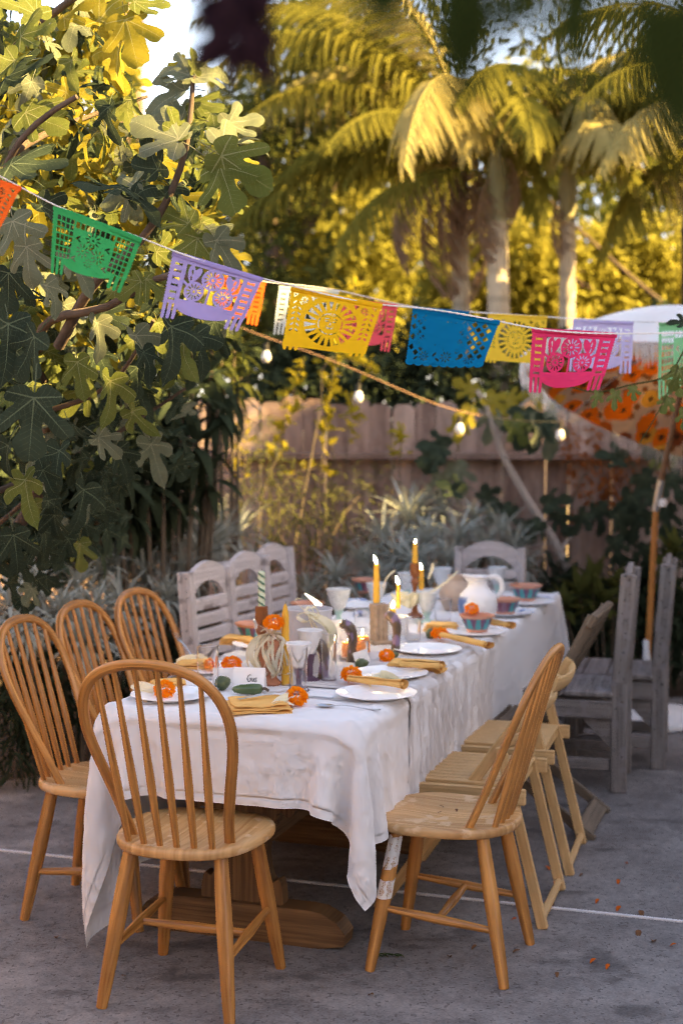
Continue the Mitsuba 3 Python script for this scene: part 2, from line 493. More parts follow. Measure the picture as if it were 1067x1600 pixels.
B['m_leaf_gold'] = thin(leafcol((.24, .23, .040), (.42, .37, .075), 4.0), .45, 1.3)  # golden sunlight put into the leaf colour
B['m_leaf_gold2'] = thin(leafcol((.19, .21, .036), (.38, .35, .07), 1.6), .45, 1.1)  # same sunlit gold in the colour, for the far trees
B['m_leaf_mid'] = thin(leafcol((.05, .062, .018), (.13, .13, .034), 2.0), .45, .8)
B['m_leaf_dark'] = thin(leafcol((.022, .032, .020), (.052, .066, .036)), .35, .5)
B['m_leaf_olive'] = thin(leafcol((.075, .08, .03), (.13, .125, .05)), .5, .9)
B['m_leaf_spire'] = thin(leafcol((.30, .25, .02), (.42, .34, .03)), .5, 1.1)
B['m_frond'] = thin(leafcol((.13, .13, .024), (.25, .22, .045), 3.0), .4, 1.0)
B['m_frond_gold'] = thin(leafcol((.33, .29, .10), (.50, .42, .18), 3.0), .4, 1.0)  # paler copy of the frond, sunlight put into its colour
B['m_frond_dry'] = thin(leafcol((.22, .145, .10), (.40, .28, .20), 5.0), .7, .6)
B['m_rust'] = thin(leafcol((.20, .06, .02), (.34, .12, .03)), .6, .8)
B['m_silver'] = thin(leafcol((.27, .29, .25), (.50, .51, .45), 9.0), .6, .35)
B['m_bark'] = pr(proc(lambda p, n, uv: mix((.05, .035, .026), (.15, .11, .085), fbm(p.x * 20, p.y * 20, p.z * 6, 4))), .9, spec=.15)
B['m_bark_pale'] = pr(proc(lambda p, n, uv: mix((.26, .21, .18), (.46, .40, .36), fbm(p.x * 20, p.y * 20, p.z * 6, 4))), .85, spec=.2)
B['m_palmtrunk'] = pr(proc(lambda p, n, uv: mix((.28, .225, .165), (.58, .49, .37), fbm(p.x * 8, p.y * 8, p.z * 3, 3)) * (.75 + .25 * smoothstep(.06, .16, dr.abs(p.z * 5 - dr.floor(p.z * 5) - .5)))), .8)
B['m_twig'] = pr((.10, .075, .05), .8)


def crown(n, centers, radii, L, W, shell=.55, droop=.5, seedR=R, out=.6, n_seg=3, fold=.25, flat=.2):
    """Leaf matrices filling ellipsoids: (k, 3) centres and radii, chosen in proportion to volume."""
    C, Q = A(centers, float), A(radii, float)
    vol = Q.prod(1); pick = seedR.choice(len(C), n, p=vol / vol.sum())
    d = seedR.normal(size=(n, 3)); d /= np.linalg.norm(d, axis=1, keepdims=True)
    rr = (shell + (1 - shell) * seedR.random(n)) ** (1 / 2.0) * np.where(seedR.random(n) < .25, seedR.random(n), 1)
    pos = C[pick] + d * Q[pick] * rr[:, None]
    dirs = d * out + seedR.normal(size=(n, 3)) * .6 + A([0, 0, -droop])
    ups = seedR.normal(size=(n, 3)) * .5 + A([0, 0, 1.0]) + d * flat
    return orient(dirs, ups, pos, seedR.uniform(.65, 1.25, n))


def tree(name, label, group, base, top, r0, blobs, nl, L, W, mat, bark='m_bark', fold=.2, droop=.5, limbs=True, cat='tree', shell=.4):
    k = thing(name, label, cat, group)
    base, top = A(base, float), A(top, float)
    mid = (base + top) / 2 + A([R.uniform(-.15, .15), 0, 0])
    p = spline([base, mid, top], 10)
    tr = part(k, 'trunk', tube(p, np.linspace(r0, r0 * .5, 10), 9), bark, True)
    C = A([b[0] for b in blobs], float); Q = A([b[1] if np.ndim(b[1]) else [b[1]] * 3 for b in blobs], float)
    if limbs:
        for c in C:
            s = p[int(R.integers(5, 9))]
            m = (s + c) / 2 + A([0, 0, -.1])
            part(k, 'limb', tube(spline([s, m, c], 7), np.linspace(r0 * .26, r0 * .08, 7), 6), bark, True)
    Ms = crown(nl, C, Q, L, W, droop=droop, shell=shell)
    part(k, 'crown', scatter(blade(L, W, 3, .5, fold), Ms), mat, False, kind='stuff')
    return k


def blobs_from_px(lst):
    """(px, py, depth, radius in px, depth radius) seen in the photograph -> world ellipsoids."""
    out = []
    for px, py, y, r, ry in lst:
        q = D(px, py, y)
        s = y / FPX
        out.append((q, (r * s, ry, r * s)))
    return out


# tall and bushy trees beyond the fence, glowing in the low sun
GB = 'sunlit trees beyond the fence'
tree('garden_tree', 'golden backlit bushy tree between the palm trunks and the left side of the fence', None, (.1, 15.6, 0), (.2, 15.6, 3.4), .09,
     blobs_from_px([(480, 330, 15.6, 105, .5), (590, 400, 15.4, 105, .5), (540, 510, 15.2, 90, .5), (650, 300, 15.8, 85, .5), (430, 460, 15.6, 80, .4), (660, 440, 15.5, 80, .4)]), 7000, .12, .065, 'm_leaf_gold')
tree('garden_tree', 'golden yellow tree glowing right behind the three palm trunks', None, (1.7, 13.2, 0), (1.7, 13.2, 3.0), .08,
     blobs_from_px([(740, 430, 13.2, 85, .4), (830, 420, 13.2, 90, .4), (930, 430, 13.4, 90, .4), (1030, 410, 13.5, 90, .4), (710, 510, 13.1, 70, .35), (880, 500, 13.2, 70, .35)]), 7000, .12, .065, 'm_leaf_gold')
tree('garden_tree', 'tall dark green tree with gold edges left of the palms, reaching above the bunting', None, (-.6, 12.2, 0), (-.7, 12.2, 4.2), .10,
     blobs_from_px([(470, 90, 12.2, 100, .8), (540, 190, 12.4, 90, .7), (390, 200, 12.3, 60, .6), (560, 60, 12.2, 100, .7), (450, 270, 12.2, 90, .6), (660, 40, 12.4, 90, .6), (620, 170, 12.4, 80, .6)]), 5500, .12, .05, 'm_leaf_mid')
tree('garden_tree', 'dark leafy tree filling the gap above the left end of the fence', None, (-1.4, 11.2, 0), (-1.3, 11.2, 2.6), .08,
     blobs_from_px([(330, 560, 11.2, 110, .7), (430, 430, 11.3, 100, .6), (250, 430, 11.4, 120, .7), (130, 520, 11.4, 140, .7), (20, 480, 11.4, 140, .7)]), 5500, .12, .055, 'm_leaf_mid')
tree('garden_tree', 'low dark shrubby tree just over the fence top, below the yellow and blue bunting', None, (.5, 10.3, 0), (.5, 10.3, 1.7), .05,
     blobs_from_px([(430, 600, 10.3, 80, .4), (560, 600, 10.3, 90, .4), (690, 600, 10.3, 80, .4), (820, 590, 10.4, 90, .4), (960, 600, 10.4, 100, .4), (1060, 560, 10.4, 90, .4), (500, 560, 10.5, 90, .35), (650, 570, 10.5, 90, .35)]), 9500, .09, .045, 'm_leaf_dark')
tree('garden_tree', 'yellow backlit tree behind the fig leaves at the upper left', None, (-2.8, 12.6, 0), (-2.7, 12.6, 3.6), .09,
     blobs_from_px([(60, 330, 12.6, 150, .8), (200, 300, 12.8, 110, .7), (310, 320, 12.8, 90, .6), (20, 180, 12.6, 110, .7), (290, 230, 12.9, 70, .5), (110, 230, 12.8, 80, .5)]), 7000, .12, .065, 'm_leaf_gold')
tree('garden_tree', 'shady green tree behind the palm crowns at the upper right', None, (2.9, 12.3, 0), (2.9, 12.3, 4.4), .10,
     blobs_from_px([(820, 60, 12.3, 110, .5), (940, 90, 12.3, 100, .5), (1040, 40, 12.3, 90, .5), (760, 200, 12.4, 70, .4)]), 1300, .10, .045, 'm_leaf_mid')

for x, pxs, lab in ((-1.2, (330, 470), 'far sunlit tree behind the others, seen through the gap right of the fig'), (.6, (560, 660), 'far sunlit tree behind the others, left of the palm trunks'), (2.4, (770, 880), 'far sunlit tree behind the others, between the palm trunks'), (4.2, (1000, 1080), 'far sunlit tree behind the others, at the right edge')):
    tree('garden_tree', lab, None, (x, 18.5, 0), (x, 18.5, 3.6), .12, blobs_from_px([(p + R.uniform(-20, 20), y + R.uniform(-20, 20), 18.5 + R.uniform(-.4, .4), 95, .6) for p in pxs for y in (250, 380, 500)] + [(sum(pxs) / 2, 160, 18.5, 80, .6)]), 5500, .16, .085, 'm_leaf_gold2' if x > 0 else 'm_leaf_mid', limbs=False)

# ------------------------------------------------------------------ palms
def frond_mesh(L=2.0, arch=1.3, lift=.9, nl=46, ll=.42, lw=.028, hang=.9, seed=1, ragged=0.0):
    """A feather frond from the origin along +y: rachis that lifts then arches down, leaflets hanging to both sides."""
    r = np.random.default_rng(seed)
    n = 24
    s = np.linspace(0, 1, n)
    a = lift - arch * 1.7 * s
    y = np.cumsum(np.cos(a)) * L / n; z = np.cumsum(np.sin(a)) * L / n
    P = np.stack([0 * s, y, z], 1)
    rach = tube(P, np.linspace(.017, .004, n), 5)
    cs = CubicSpline(s, P)
    ms = [rach]
    one = blade(1.0, 1.0, 4, .75, .12, .8, .25)
    Ms = []
    for q in np.linspace(.16, .995, nl):
        p = cs(q); t = nrm(cs(q, 1))
        for sg in (-1, 1):
            if r.random() < ragged: continue
            l = ll * (math.sin(min(1, q * 1.15) * math.pi) ** .5 * .75 + .3) * r.uniform(.8, 1.1)
            d = nrm(A([sg * 1.0, 0, 0]) * r.uniform(.75, 1.0) + t * (.45 + .5 * q) + A([0, 0, -hang * r.uniform(.5, 1.1)]))
            M = orient(d[None], A([[0, 0, 1.0]]) + t[None] * .6, p[None], l)[0]
            M[:3, 0] *= lw / l * r.uniform(.8, 1.2); 
            Ms.append(M)
    ms.append(scatter(one, A(Ms)))
    return join(ms)


FR = [frond_mesh(2.0, 1.0, .75, 30, .50, .050, .55, 1), frond_mesh(2.1, 1.25, .95, 30, .54, .050, .9, 2), frond_mesh(1.7, .8, .3, 26, .48, .050, .6, 3),
      frond_mesh(1.5, 1.45, .75, 34, .46, .046, 1.0, 4), frond_mesh(1.5, 1.2, .1, 26, .40, .036, 1.8, 5, .25)]
FRD = [{m: shape(f, m) for m in ('m_frond', 'm_frond_gold', 'm_frond_dry')} for f in FR]


def palm(label, base, top, r0, fronds, dry=(), shaft=True):
    k = thing('palm_tree', label, 'palm tree')
    base, top = A(base, float), A(top, float)
    H = top[2]
    p = spline([base, (base * .5 + top * .5) + A([.02, 0, 0]), top], 14)
    part(k, 'trunk', tube(p, np.linspace(r0 * 1.15, r0, 14), 14), 'm_palmtrunk', True)
    if shaft:
        part(k, 'crown_shaft', tube([top - A([0, 0, .02]), top + A([0, 0, .25]), top + A([0, 0, .6])], [r0 * 1.0, r0 * 1.2, r0 * .5], 12), 'm_leaf_olive2', True)
    for az, v, tilt, mat, s in fronds:
        d = A([math.sin(az), math.cos(az), 0])
        Rm = np.stack([np.cross(d, [0, 0, 1.0]), d, A([0, 0, 1.0])], 1) @ rotx(tilt)
        part(k, 'frond', FRD[v][mat], None, M=m44(Rm, top + A([0, 0, .5 * R.uniform(.6, 1.1)]), s))
    for az, v, tilt, s in dry:
        d = A([math.sin(az), math.cos(az), 0])
        Rm = np.stack([np.cross(d, [0, 0, 1.0]), d, A([0, 0, 1.0])], 1) @ rotx(tilt)
        part(k, 'dead_frond', FRD[v]['m_frond_dry'], None, M=m44(Rm, top + A([0, 0, .15 + .4 * R.random()]), s), label='dry brown hanging frond')
    return k


B['m_leaf_olive2'] = pr(proc(lambda p, n, uv: mix((.16, .15, .07), (.30, .27, .14), fbm(p.x * 8, p.y * 8, p.z * 3, 3))), .5)
PY = 11.0


def ring(n, mats, v=(0, 1, 2), t=(-.1, .35), a0=0.0, s=(.85, 1.1)):
    return [(a0 + i * 2 * math.pi / n + R.uniform(-.2, .2), v[i % len(v)], R.uniform(*t), mats[i % len(mats)], R.uniform(*s)) for i in range(n)]


t1 = D(716, 335, PY); t2 = D(776, 345, PY - .5); t3 = D(887, 345, PY - .3)
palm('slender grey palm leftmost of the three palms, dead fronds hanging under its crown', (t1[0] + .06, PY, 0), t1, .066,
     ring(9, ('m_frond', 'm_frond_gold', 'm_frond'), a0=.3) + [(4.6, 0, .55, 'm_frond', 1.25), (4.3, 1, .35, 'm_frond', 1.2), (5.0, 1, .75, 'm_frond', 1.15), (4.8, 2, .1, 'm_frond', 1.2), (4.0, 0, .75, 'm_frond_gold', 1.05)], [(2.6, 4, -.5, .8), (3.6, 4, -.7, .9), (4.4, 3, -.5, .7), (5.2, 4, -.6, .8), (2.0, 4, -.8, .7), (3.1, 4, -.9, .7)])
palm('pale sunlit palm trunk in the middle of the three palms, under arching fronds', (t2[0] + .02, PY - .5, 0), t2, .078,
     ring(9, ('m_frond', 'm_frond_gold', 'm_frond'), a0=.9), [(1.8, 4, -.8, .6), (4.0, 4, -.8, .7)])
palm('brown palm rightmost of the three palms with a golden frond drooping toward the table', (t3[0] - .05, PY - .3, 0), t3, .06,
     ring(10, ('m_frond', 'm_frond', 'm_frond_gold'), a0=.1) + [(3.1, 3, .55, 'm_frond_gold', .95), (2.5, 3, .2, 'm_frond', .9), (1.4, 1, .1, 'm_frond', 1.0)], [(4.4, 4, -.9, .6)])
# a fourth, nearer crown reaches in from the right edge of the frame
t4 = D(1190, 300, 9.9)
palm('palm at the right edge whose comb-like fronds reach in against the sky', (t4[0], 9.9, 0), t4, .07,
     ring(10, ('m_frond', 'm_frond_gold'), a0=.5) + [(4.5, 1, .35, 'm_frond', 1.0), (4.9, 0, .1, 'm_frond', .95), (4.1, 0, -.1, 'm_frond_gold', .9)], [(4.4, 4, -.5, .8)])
# far palm with a skirt of dead leaves, behind the fig
t5 = D(186, -40, 19.0)
k = thing('palm_tree', 'tall far palm with a shaggy brown skirt, against the sky at the top left', 'palm tree')
part(k, 'trunk', tube([(t5[0], 19, 0), (t5[0], 19, 3.5), t5], [.22, .19, .18], 12), 'm_palmtrunk', True)
sk = []
for i in range(420):
    z = R.uniform(4.9, t5[2] + .3); a = R.uniform(0, 6.28)
    sk.append(orient(A([[math.cos(a) * .25, math.sin(a) * .25, -1.0]]), A([[math.cos(a), math.sin(a), 0]]), A([[t5[0] + math.cos(a) * .2, 19 + math.sin(a) * .2, z]]), R.uniform(.7, 1.2))[0])
part(k, 'skirt', scatter(blade(.9, .09, 3, .2), A(sk)), 'm_frond_dry', kind='stuff')
for i in range(12):
    a = i * .55
    d = A([math.sin(a), math.cos(a), 0])
    part(k, 'frond', FRD[i % 3]['m_frond'], None, M=m44(np.stack([np.cross(d, [0, 0, 1.0]), d, A([0, 0, 1.0])], 1) @ rotx(R.uniform(-.2, .5)), t5 + A([0, 0, .5]), 1.0))

# hedge on the sunny side, out of frame, that keeps the patio in shade
def unseen_hedge(label, x, y0, y1, h, n):
    k = thing('unseen_hedge', label, 'unseen_hedge')
    Vc = cbox(.7, y1 - y0, h - .1, .05)
    part(k, 'core', mv(Vc, (x, (y0 + y1) / 2, (h - .1) / 2)), 'm_leaf_core')
    pos = np.stack([x + R.uniform(-.55, .55, n), R.uniform(y0 - .1, y1 + .1, n), R.uniform(0, h + .12, n)], 1)
    out = pos - A([x, 0, h * .5]); out[:, 1] = 0
    part(k, 'foliage', scatter(blade(.11, .055, 3, .4), orient(out * A([1, 0, .3]) + R.normal(size=(n, 3)) * .5, R.normal(size=(n, 3)) + A([0, 0, 1]), pos, R.uniform(.7, 1.2, n))), 'm_leaf_dark', kind='stuff')


B['m_leaf_core'] = pr((.02, .025, .015), .95)
unseen_hedge('clipped hedging out of view just beyond the right house, placed to shade the patio', 5.3, 5.6, 6.5, 3.8, 3000)
unseen_hedge('tallest clipped hedging out of view at right, placed to shade the fence', 5.3, 6.85, 7.5, 5.05, 3800)
unseen_hedge('last clipped hedging out of view toward the back fence, placed to shade it', 5.3, 7.7, 8.7, 3.9, 3500)

# ------------------------------------------------------------------ fig tree
def fig_leaf(seed, lob=1.0, size=.13, cup=.25, fold=0.0):
    """A lobed leaf: spline outline, filled, then cupped and rippled."""
    r = np.random.default_rng(seed)
    hf = [(0, .02), (.10, -.09), (.27, -.10), (.40, .02), (.41, .14), (.27, .215), (.37, .30), (.53, .43), (.585, .56), (.50, .64), (.36, .59), (.15, .42), (.165, .55), (.245, .74), (.21, .90), (.09, 1.0), (0, 1.035)]
    def side(sg):
        out = []
        for i, (x, y) in enumerate(hf):
            if i in (5, 11): x, y = x + (1 - lob) * .14, y + (1 - lob) * .04
            if i not in (0, len(hf) - 1): x, y = x * r.uniform(.9, 1.1), y + r.uniform(-.025, .025)
            out.append((sg * x, y))
        return out
    pts = side(1) + side(-1)[::-1][1:-1]
    P = A(pts + pts[:1])
    s = np.concatenate([[0], np.cumsum(np.linalg.norm(np.diff(P, axis=0), axis=1))])
    o = CubicSpline(s, P, bc_type='periodic')(np.linspace(0, s[-1], 90 if size < .2 else 52)[:-1])
    o = o * (1 + .012 * np.sin(np.arange(len(o)) * 2.4))[:, None]
    g = Polygon(o).buffer(0)
    g = max(getattr(g, 'geoms', [g]), key=lambda q: q.area)
    v, f = trimesh.creation.triangulate_polygon(g, engine='earcut')
    V, F = trimesh.remesh.subdivide_to_size(np.column_stack([v, 0 * v[:, 0]]), f, size, max_iter=12)
    X, Y = V[:, 0], V[:, 1]
    ph = np.degrees(np.arctan2(X, Y - .08)); rr = np.hypot(X, Y - .1)
    ridge = np.min([np.abs(ph - k) for k in (0, 46, -46, 98, -98)], axis=0) / 24
    Z = -cup * (Y - .15) * np.abs(Y - .15) - .5 * cup * X ** 2 + .075 * (1 - np.minimum(ridge, 1)) * rr + .035 * np.sin(5 * X + 7 * Y + seed) + .25 * cup * X * (r.random() - .5)
    Z = Z + fold * (np.sqrt(X ** 2 + .004) - .063) + .02 * (meshkit.fbm(np.column_stack([X * 6, Y * 6, 0 * X + seed]), 2, seed) - .5)
    X = X * (1 - .25 * abs(fold))
    V = np.column_stack([X, Y, Z])
    pet = tube([(0, -.42, -.10), (0, -.18, -.01), (0, .06, .01)], [.012, .012, .008], 5)
    return join([(V, F, np.column_stack([X, Y])), (pet[0], pet[1], pet[2] * 0 + A([0, .4]))])


def veiny(a, b, vein, amt=1.0):
    def fn(p, n, uv):
        x, y = uv.x, uv.y - .09
        m = mi.Float(0)
        for deg in (0, 46, -46, 98, -98):
            c, s = math.cos(math.radians(deg)), math.sin(math.radians(deg))
            al, pe = x * s + y * c, dr.abs(x * c - y * s)
            w = .013 - .010 * dr.clip(al / .8, 0, 1)
            m = dr.maximum(m, dr.select(al > 0, 1 - smoothstep(w * .5, w * 1.3, pe), 0))
            q = al * 11 - pe * 7
            f = dr.abs(q - dr.floor(q) - .5)
            m = dr.maximum(m, dr.select((al > .04) & (pe < .16), .35 * smoothstep(.43, .49, f), 0))
        c = mix(a, b, fbm(p.x * 9, p.y * 9, p.z * 9, 3))
        return mix(c, vein, m * amt)
    return proc(fn)


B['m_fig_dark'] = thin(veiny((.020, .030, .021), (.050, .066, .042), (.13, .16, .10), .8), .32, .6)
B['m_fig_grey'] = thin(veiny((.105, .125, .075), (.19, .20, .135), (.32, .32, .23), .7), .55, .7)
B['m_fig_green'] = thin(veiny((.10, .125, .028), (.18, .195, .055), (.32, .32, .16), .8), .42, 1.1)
B['m_fig_sunlit'] = thin(veiny((.24, .21, .022), (.36, .29, .04), (.46, .40, .14), .8), .45, 1.3)  # copy for leaves in the sun, the glow is in the colour
FM = ('m_fig_dark', 'm_fig_grey', 'm_fig_green', 'm_fig_sunlit')
FL = [fig_leaf(1, 1.0, cup=.3), fig_leaf(2, .85, cup=.9, fold=.8), fig_leaf(3, 1.0, cup=.2, fold=-.35), fig_leaf(4, .3, cup=.6, fold=.5)]
FLS = [fig_leaf(5, 1.0, .3, .5, .3), fig_leaf(6, .6, .3, .9, .7)]
FLD = [{m: shape(f, m, True) for m in FM} for f in FL]

fig = thing('fig_tree', 'big lobed-leaved fig tree filling the left side around the green banner', 'tree')
part(fig, 'trunk', tube(spline([(-2.0, 5.3, -.05), (-1.85, 5.2, .8), (-1.7, 5.0, 1.5), (-1.55, 4.8, 2.3)], 12), np.linspace(.085, .05, 12), 12), 'm_bark', True)
for pts, r0, r1 in (
        ([(-1.85, 5.2, .8), D(60, 560, 4.6), D(100, 492, 4.2), D(170, 478, 4.05), D(250, 432, 3.9), D(320, 440, 3.8)], .030, .008),
        ([D(92, 540, 4.3), D(118, 490, 4.2), D(150, 440, 4.1), D(222, 372, 3.95), D(262, 310, 3.9), D(288, 240, 3.85), D(300, 150, 3.85), D(302, 118, 3.85)], .018, .006),
        ([(-1.7, 5.0, 1.5), D(-60, 420, 4.5), D(0, 305, 4.1), D(18, 240, 4.0), D(60, 190, 3.95), D(120, 150, 3.9)], .026, .007),
        ([(-1.55, 4.8, 2.3), D(-20, 120, 4.6), D(60, 40, 4.5), D(140, -20, 4.4)], .022, .010),
        ([(-1.8, 5.1, 1.2), D(80, 640, 4.7), D(165, 605, 4.5), D(215, 545, 4.3), D(240, 500, 4.2)], .016, .005),
        ([(-1.8, 5.1, 1.0), D(60, 740, 4.9), D(160, 690, 5.0), D(240, 640, 5.0), D(300, 600, 5.0)], .018, .005),
        ([D(18, 240, 4.0), D(90, 200, 4.2), D(170, 170, 4.4), D(230, 150, 4.5)], .012, .005),
        ([(-1.85, 5.2, .8), D(20, 800, 4.9), D(60, 760, 4.6)], .014, .006)):
    part(fig, 'limb', tube(spline(pts, 26), np.linspace(r0, r1, 26), 8), 'm_bark', True)


def hero(px, py, y, ang, size, v, mat, toward=.15, tw=0.0, holder=None, lean=.35):
    """A leaf whose base stands at the photograph's place, its tip pointing at ang degrees (0 right, 90 up)."""
    a = math.radians(ang)
    d = A([math.cos(a), -toward, math.sin(a)])
    u = A([tw, -1.0, lean])
    M = orient(d[None], u[None], D(px, py, y)[None], size)[0]
    part(holder or fig, 'leaf', FLD[v][mat], None, M=M)


H_ = [(54, 612, 3.55, -95, .19, 0, 0), (60, 520, 3.6, -125, .17, 0, 0), (12, 500, 3.7, -80, .17, 1, 0), (40, 378, 3.7, -85, .135, 2, 1), (10, 262, 3.8, 10, .17, 0, 0),
      (286, 222, 3.8, 155, .17, 0, 1), (276, 215, 3.82, 60, .12, 1, 2), (338, 238, 3.75, -35, .20, 2, 2), (342, 232, 3.8, 30, .16, 1, 1), (345, 255, 3.78, -75, .16, 0, 2), (352, 195, 3.9, 20, .13, 0, 1),
      (200, 298, 3.85, 170, .16, 0, 0), (205, 305, 3.9, -30, .13, 1, 0), (250, 268, 3.85, 120, .12, 1, 0), (262, 290, 3.9, -40, .13, 0, 0), (215, 285, 3.9, -160, .15, 2, 1),
      (30, 60, 4.0, 20, .15, 0, 2), (28, 92, 3.95, -140, .13, 1, 2), (112, 88, 4.0, -90, .12, 3, 2), (60, 30, 4.1, 120, .15, 0, 2), (95, 30, 4.2, 30, .15, 2, 3), (150, 30, 4.3, -20, .15, 1, 3),
      (196, 25, 4.2, -75, .17, 0, 3), (190, 60, 4.3, -110, .15, 1, 3), (170, 85, 4.35, -60, .14, 0, 3), (205, 5, 4.2, 10, .13, 0, 2), (110, 140, 4.2, -150, .16, 0, 3), (80, 150, 4.3, -60, .17, 2, 3),
      (302, 118, 3.85, 15, .11, 3, 1), (300, 116, 3.86, 165, .10, 3, 1), (303, 112, 3.85, 80, .07, 1, 2), (296, 140, 3.9, -160, .13, 1, 1), (300, 160, 3.9, -10, .12, 0, 2), (292, 185, 3.9, 175, .14, 0, 1),
      (208, 520, 4.0, -50, .15, 1, 1), (222, 545, 3.95, -62, .13, 3, 1), (265, 505, 3.9, -70, .20, 1, 2), (300, 520, 4.0, -58, .18, 1, 1), (285, 530, 3.95, -80, .15, 3, 2), (223, 437, 3.9, -140, .12, 0, 2), (225, 432, 3.9, -40, .13, 2, 2),
      (310, 365, 3.9, -100, .14, 0, 2), (318, 360, 3.92, -20, .12, 0, 1), (300, 352, 3.9, 150, .13, 1, 2), (335, 370, 3.88, -55, .12, 1, 1), (150, 500, 4.1, -70, .15, 1, 1), (155, 490, 4.15, -20, .13, 0, 1),
      (120, 560, 4.1, -80, .15, 1, 2), (148, 545, 4.2, -60, .14, 3, 1), (170, 590, 4.2, -75, .17, 1, 2), (110, 660, 4.0, -55, .11, 3, 1), (95, 700, 4.2, -100, .15, 1, 2), (150, 680, 4.3, -40, .15, 1, 1), (40, 745, 4.1, -80, .17, 1, 2),
      (66, 730, 4.1, -70, .14, 1, 1), (15, 690, 4.0, -110, .15, 1, 0), (130, 760, 4.5, -85, .16, 1, 0), (180, 700, 4.6, -60, .17, 1, 1), (205, 640, 4.5, -50, .16, 1, 2), (85, 800, 4.6, -90, .16, 1, 0), (20, 830, 4.5, -80, .17, 1, 0),
      (235, 690, 4.8, -70, .17, 1, 1), (60, 850, 4.7, -80, .15, 0, 0), (160, 790, 4.8, -80, .16, 1, 0), (70, 440, 3.8, -60, .12, 3, 1), (105, 400, 3.9, -45, .12, 1, 1), (15, 420, 3.9, -95, .13, 0, 0), (85, 470, 4.0, 160, .12, 0, 0),
      (20, 340, 3.8, -70, .14, 0, 1), (60, 320, 3.9, -20, .12, 1, 0), (180, 450, 4.2, -90, .12, 0, 2), (35, 175, 4.0, -20, .15, 0, 2), (5, 130, 4.0, 30, .17, 0, 0), (240, 395, 4.1, 10, .12, 0, 2)]
for i, (px, py, y, an, s, v, m) in enumerate(H_):
    hero(px, py, y, an, s * R.uniform(.85, 1.1) * (.92 if py < 430 or i < 5 else .76), v, FM[m if py < 470 or R.random() < .45 else 0], R.uniform(-.5, .8), R.uniform(-.7, .7) * (1.0 if py < 430 or i < 5 else 1.9), lean=R.uniform(.1, 1.3))  # lower leaves mostly take the dark colour, standing in for shade

figblobs = blobs_from_px([(60, 90, 4.9, 150, .7), (150, 60, 5.0, 80, .5), (70, 260, 4.8, 150, .7), (250, 230, 4.5, 110, .45), (340, 230, 4.4, 60, .3), (130, 380, 4.8, 170, .6), (300, 350, 4.6, 80, .4), (60, 560, 4.7, 150, .6),
                          (230, 500, 4.8, 120, .45), (310, 520, 4.8, 70, .35), (100, 720, 5.0, 140, .5), (210, 660, 5.1, 110, .4), (20, 840, 5.2, 100, .4), (130, 820, 5.4, 80, .3)])
FC, FQ = [b[0] for b in figblobs], [b[1] for b in figblobs]
Ms = crown(300 - len(H_), FC, FQ, .15, .1, shell=.75, droop=.75, out=.5, flat=.8)
sz = R.uniform(.06, .125, len(Ms))
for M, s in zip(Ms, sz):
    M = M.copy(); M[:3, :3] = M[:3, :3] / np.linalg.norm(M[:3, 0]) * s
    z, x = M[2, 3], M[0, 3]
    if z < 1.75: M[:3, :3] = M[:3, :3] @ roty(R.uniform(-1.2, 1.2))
    m = FM[int(R.choice(4, p=(.18, .12, .45, .25)))] if z > 2.1 else FM[int(R.choice(4, p=(.74, .08, .18, .0)))]  # low leaves get darker colours, their shade painted in
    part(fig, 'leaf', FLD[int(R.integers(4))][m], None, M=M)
for v, m, n, lo in ((0, 'm_fig_green', 240, 1.7), (1, 'm_fig_sunlit', 300, 1.9), (1, 'm_fig_dark', 230, 0), (0, 'm_fig_grey', 110, 1.5)):
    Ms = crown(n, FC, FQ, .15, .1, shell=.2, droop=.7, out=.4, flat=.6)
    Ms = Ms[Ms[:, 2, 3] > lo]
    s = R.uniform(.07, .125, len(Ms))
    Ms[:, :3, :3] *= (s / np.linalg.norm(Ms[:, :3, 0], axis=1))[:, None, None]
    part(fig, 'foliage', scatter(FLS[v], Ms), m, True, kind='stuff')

# ------------------------------------------------------------------ silver rosette shrubs
def rosette(L, W, n, seed, droop=(.5, 1.3), up=(.0, 1.25), segs=5, fold=.3):
    r = np.random.default_rng(seed)
    ms = []
    for i in range(n):
        q = i / n
        el = up[1] + (up[0] - up[1]) * q + r.uniform(-.12, .12)
        az = i * 2.399 + r.uniform(-.2, .2)
        d = A([math.cos(az) * math.cos(el), math.sin(az) * math.cos(el), math.sin(el)])
        u = A([-math.cos(az) * math.sin(el), -math.sin(az) * math.sin(el), math.cos(el)])
        b = blade(L * r.uniform(.75, 1.1), W * r.uniform(.8, 1.15), segs, droop[0] + (droop[1] - droop[0]) * q, fold, .7, .35)
        ms.append(xf(b, orient(d[None], u[None], A([[0, 0, -.04 * q]]), 1.0)[0]))
    return join(ms)


ROS = [shape(rosette(.23, .019, 60, 11, (.7, 1.9), (-.2, 1.3)), 'm_silver', True), shape(rosette(.21, .018, 56, 12, (.9, 2.1), (-.1, 1.3)), 'm_silver', True), shape(rosette(.25, .021, 54, 13, (.6, 1.7), (-.4, 1.2)), 'm_silver', True)]


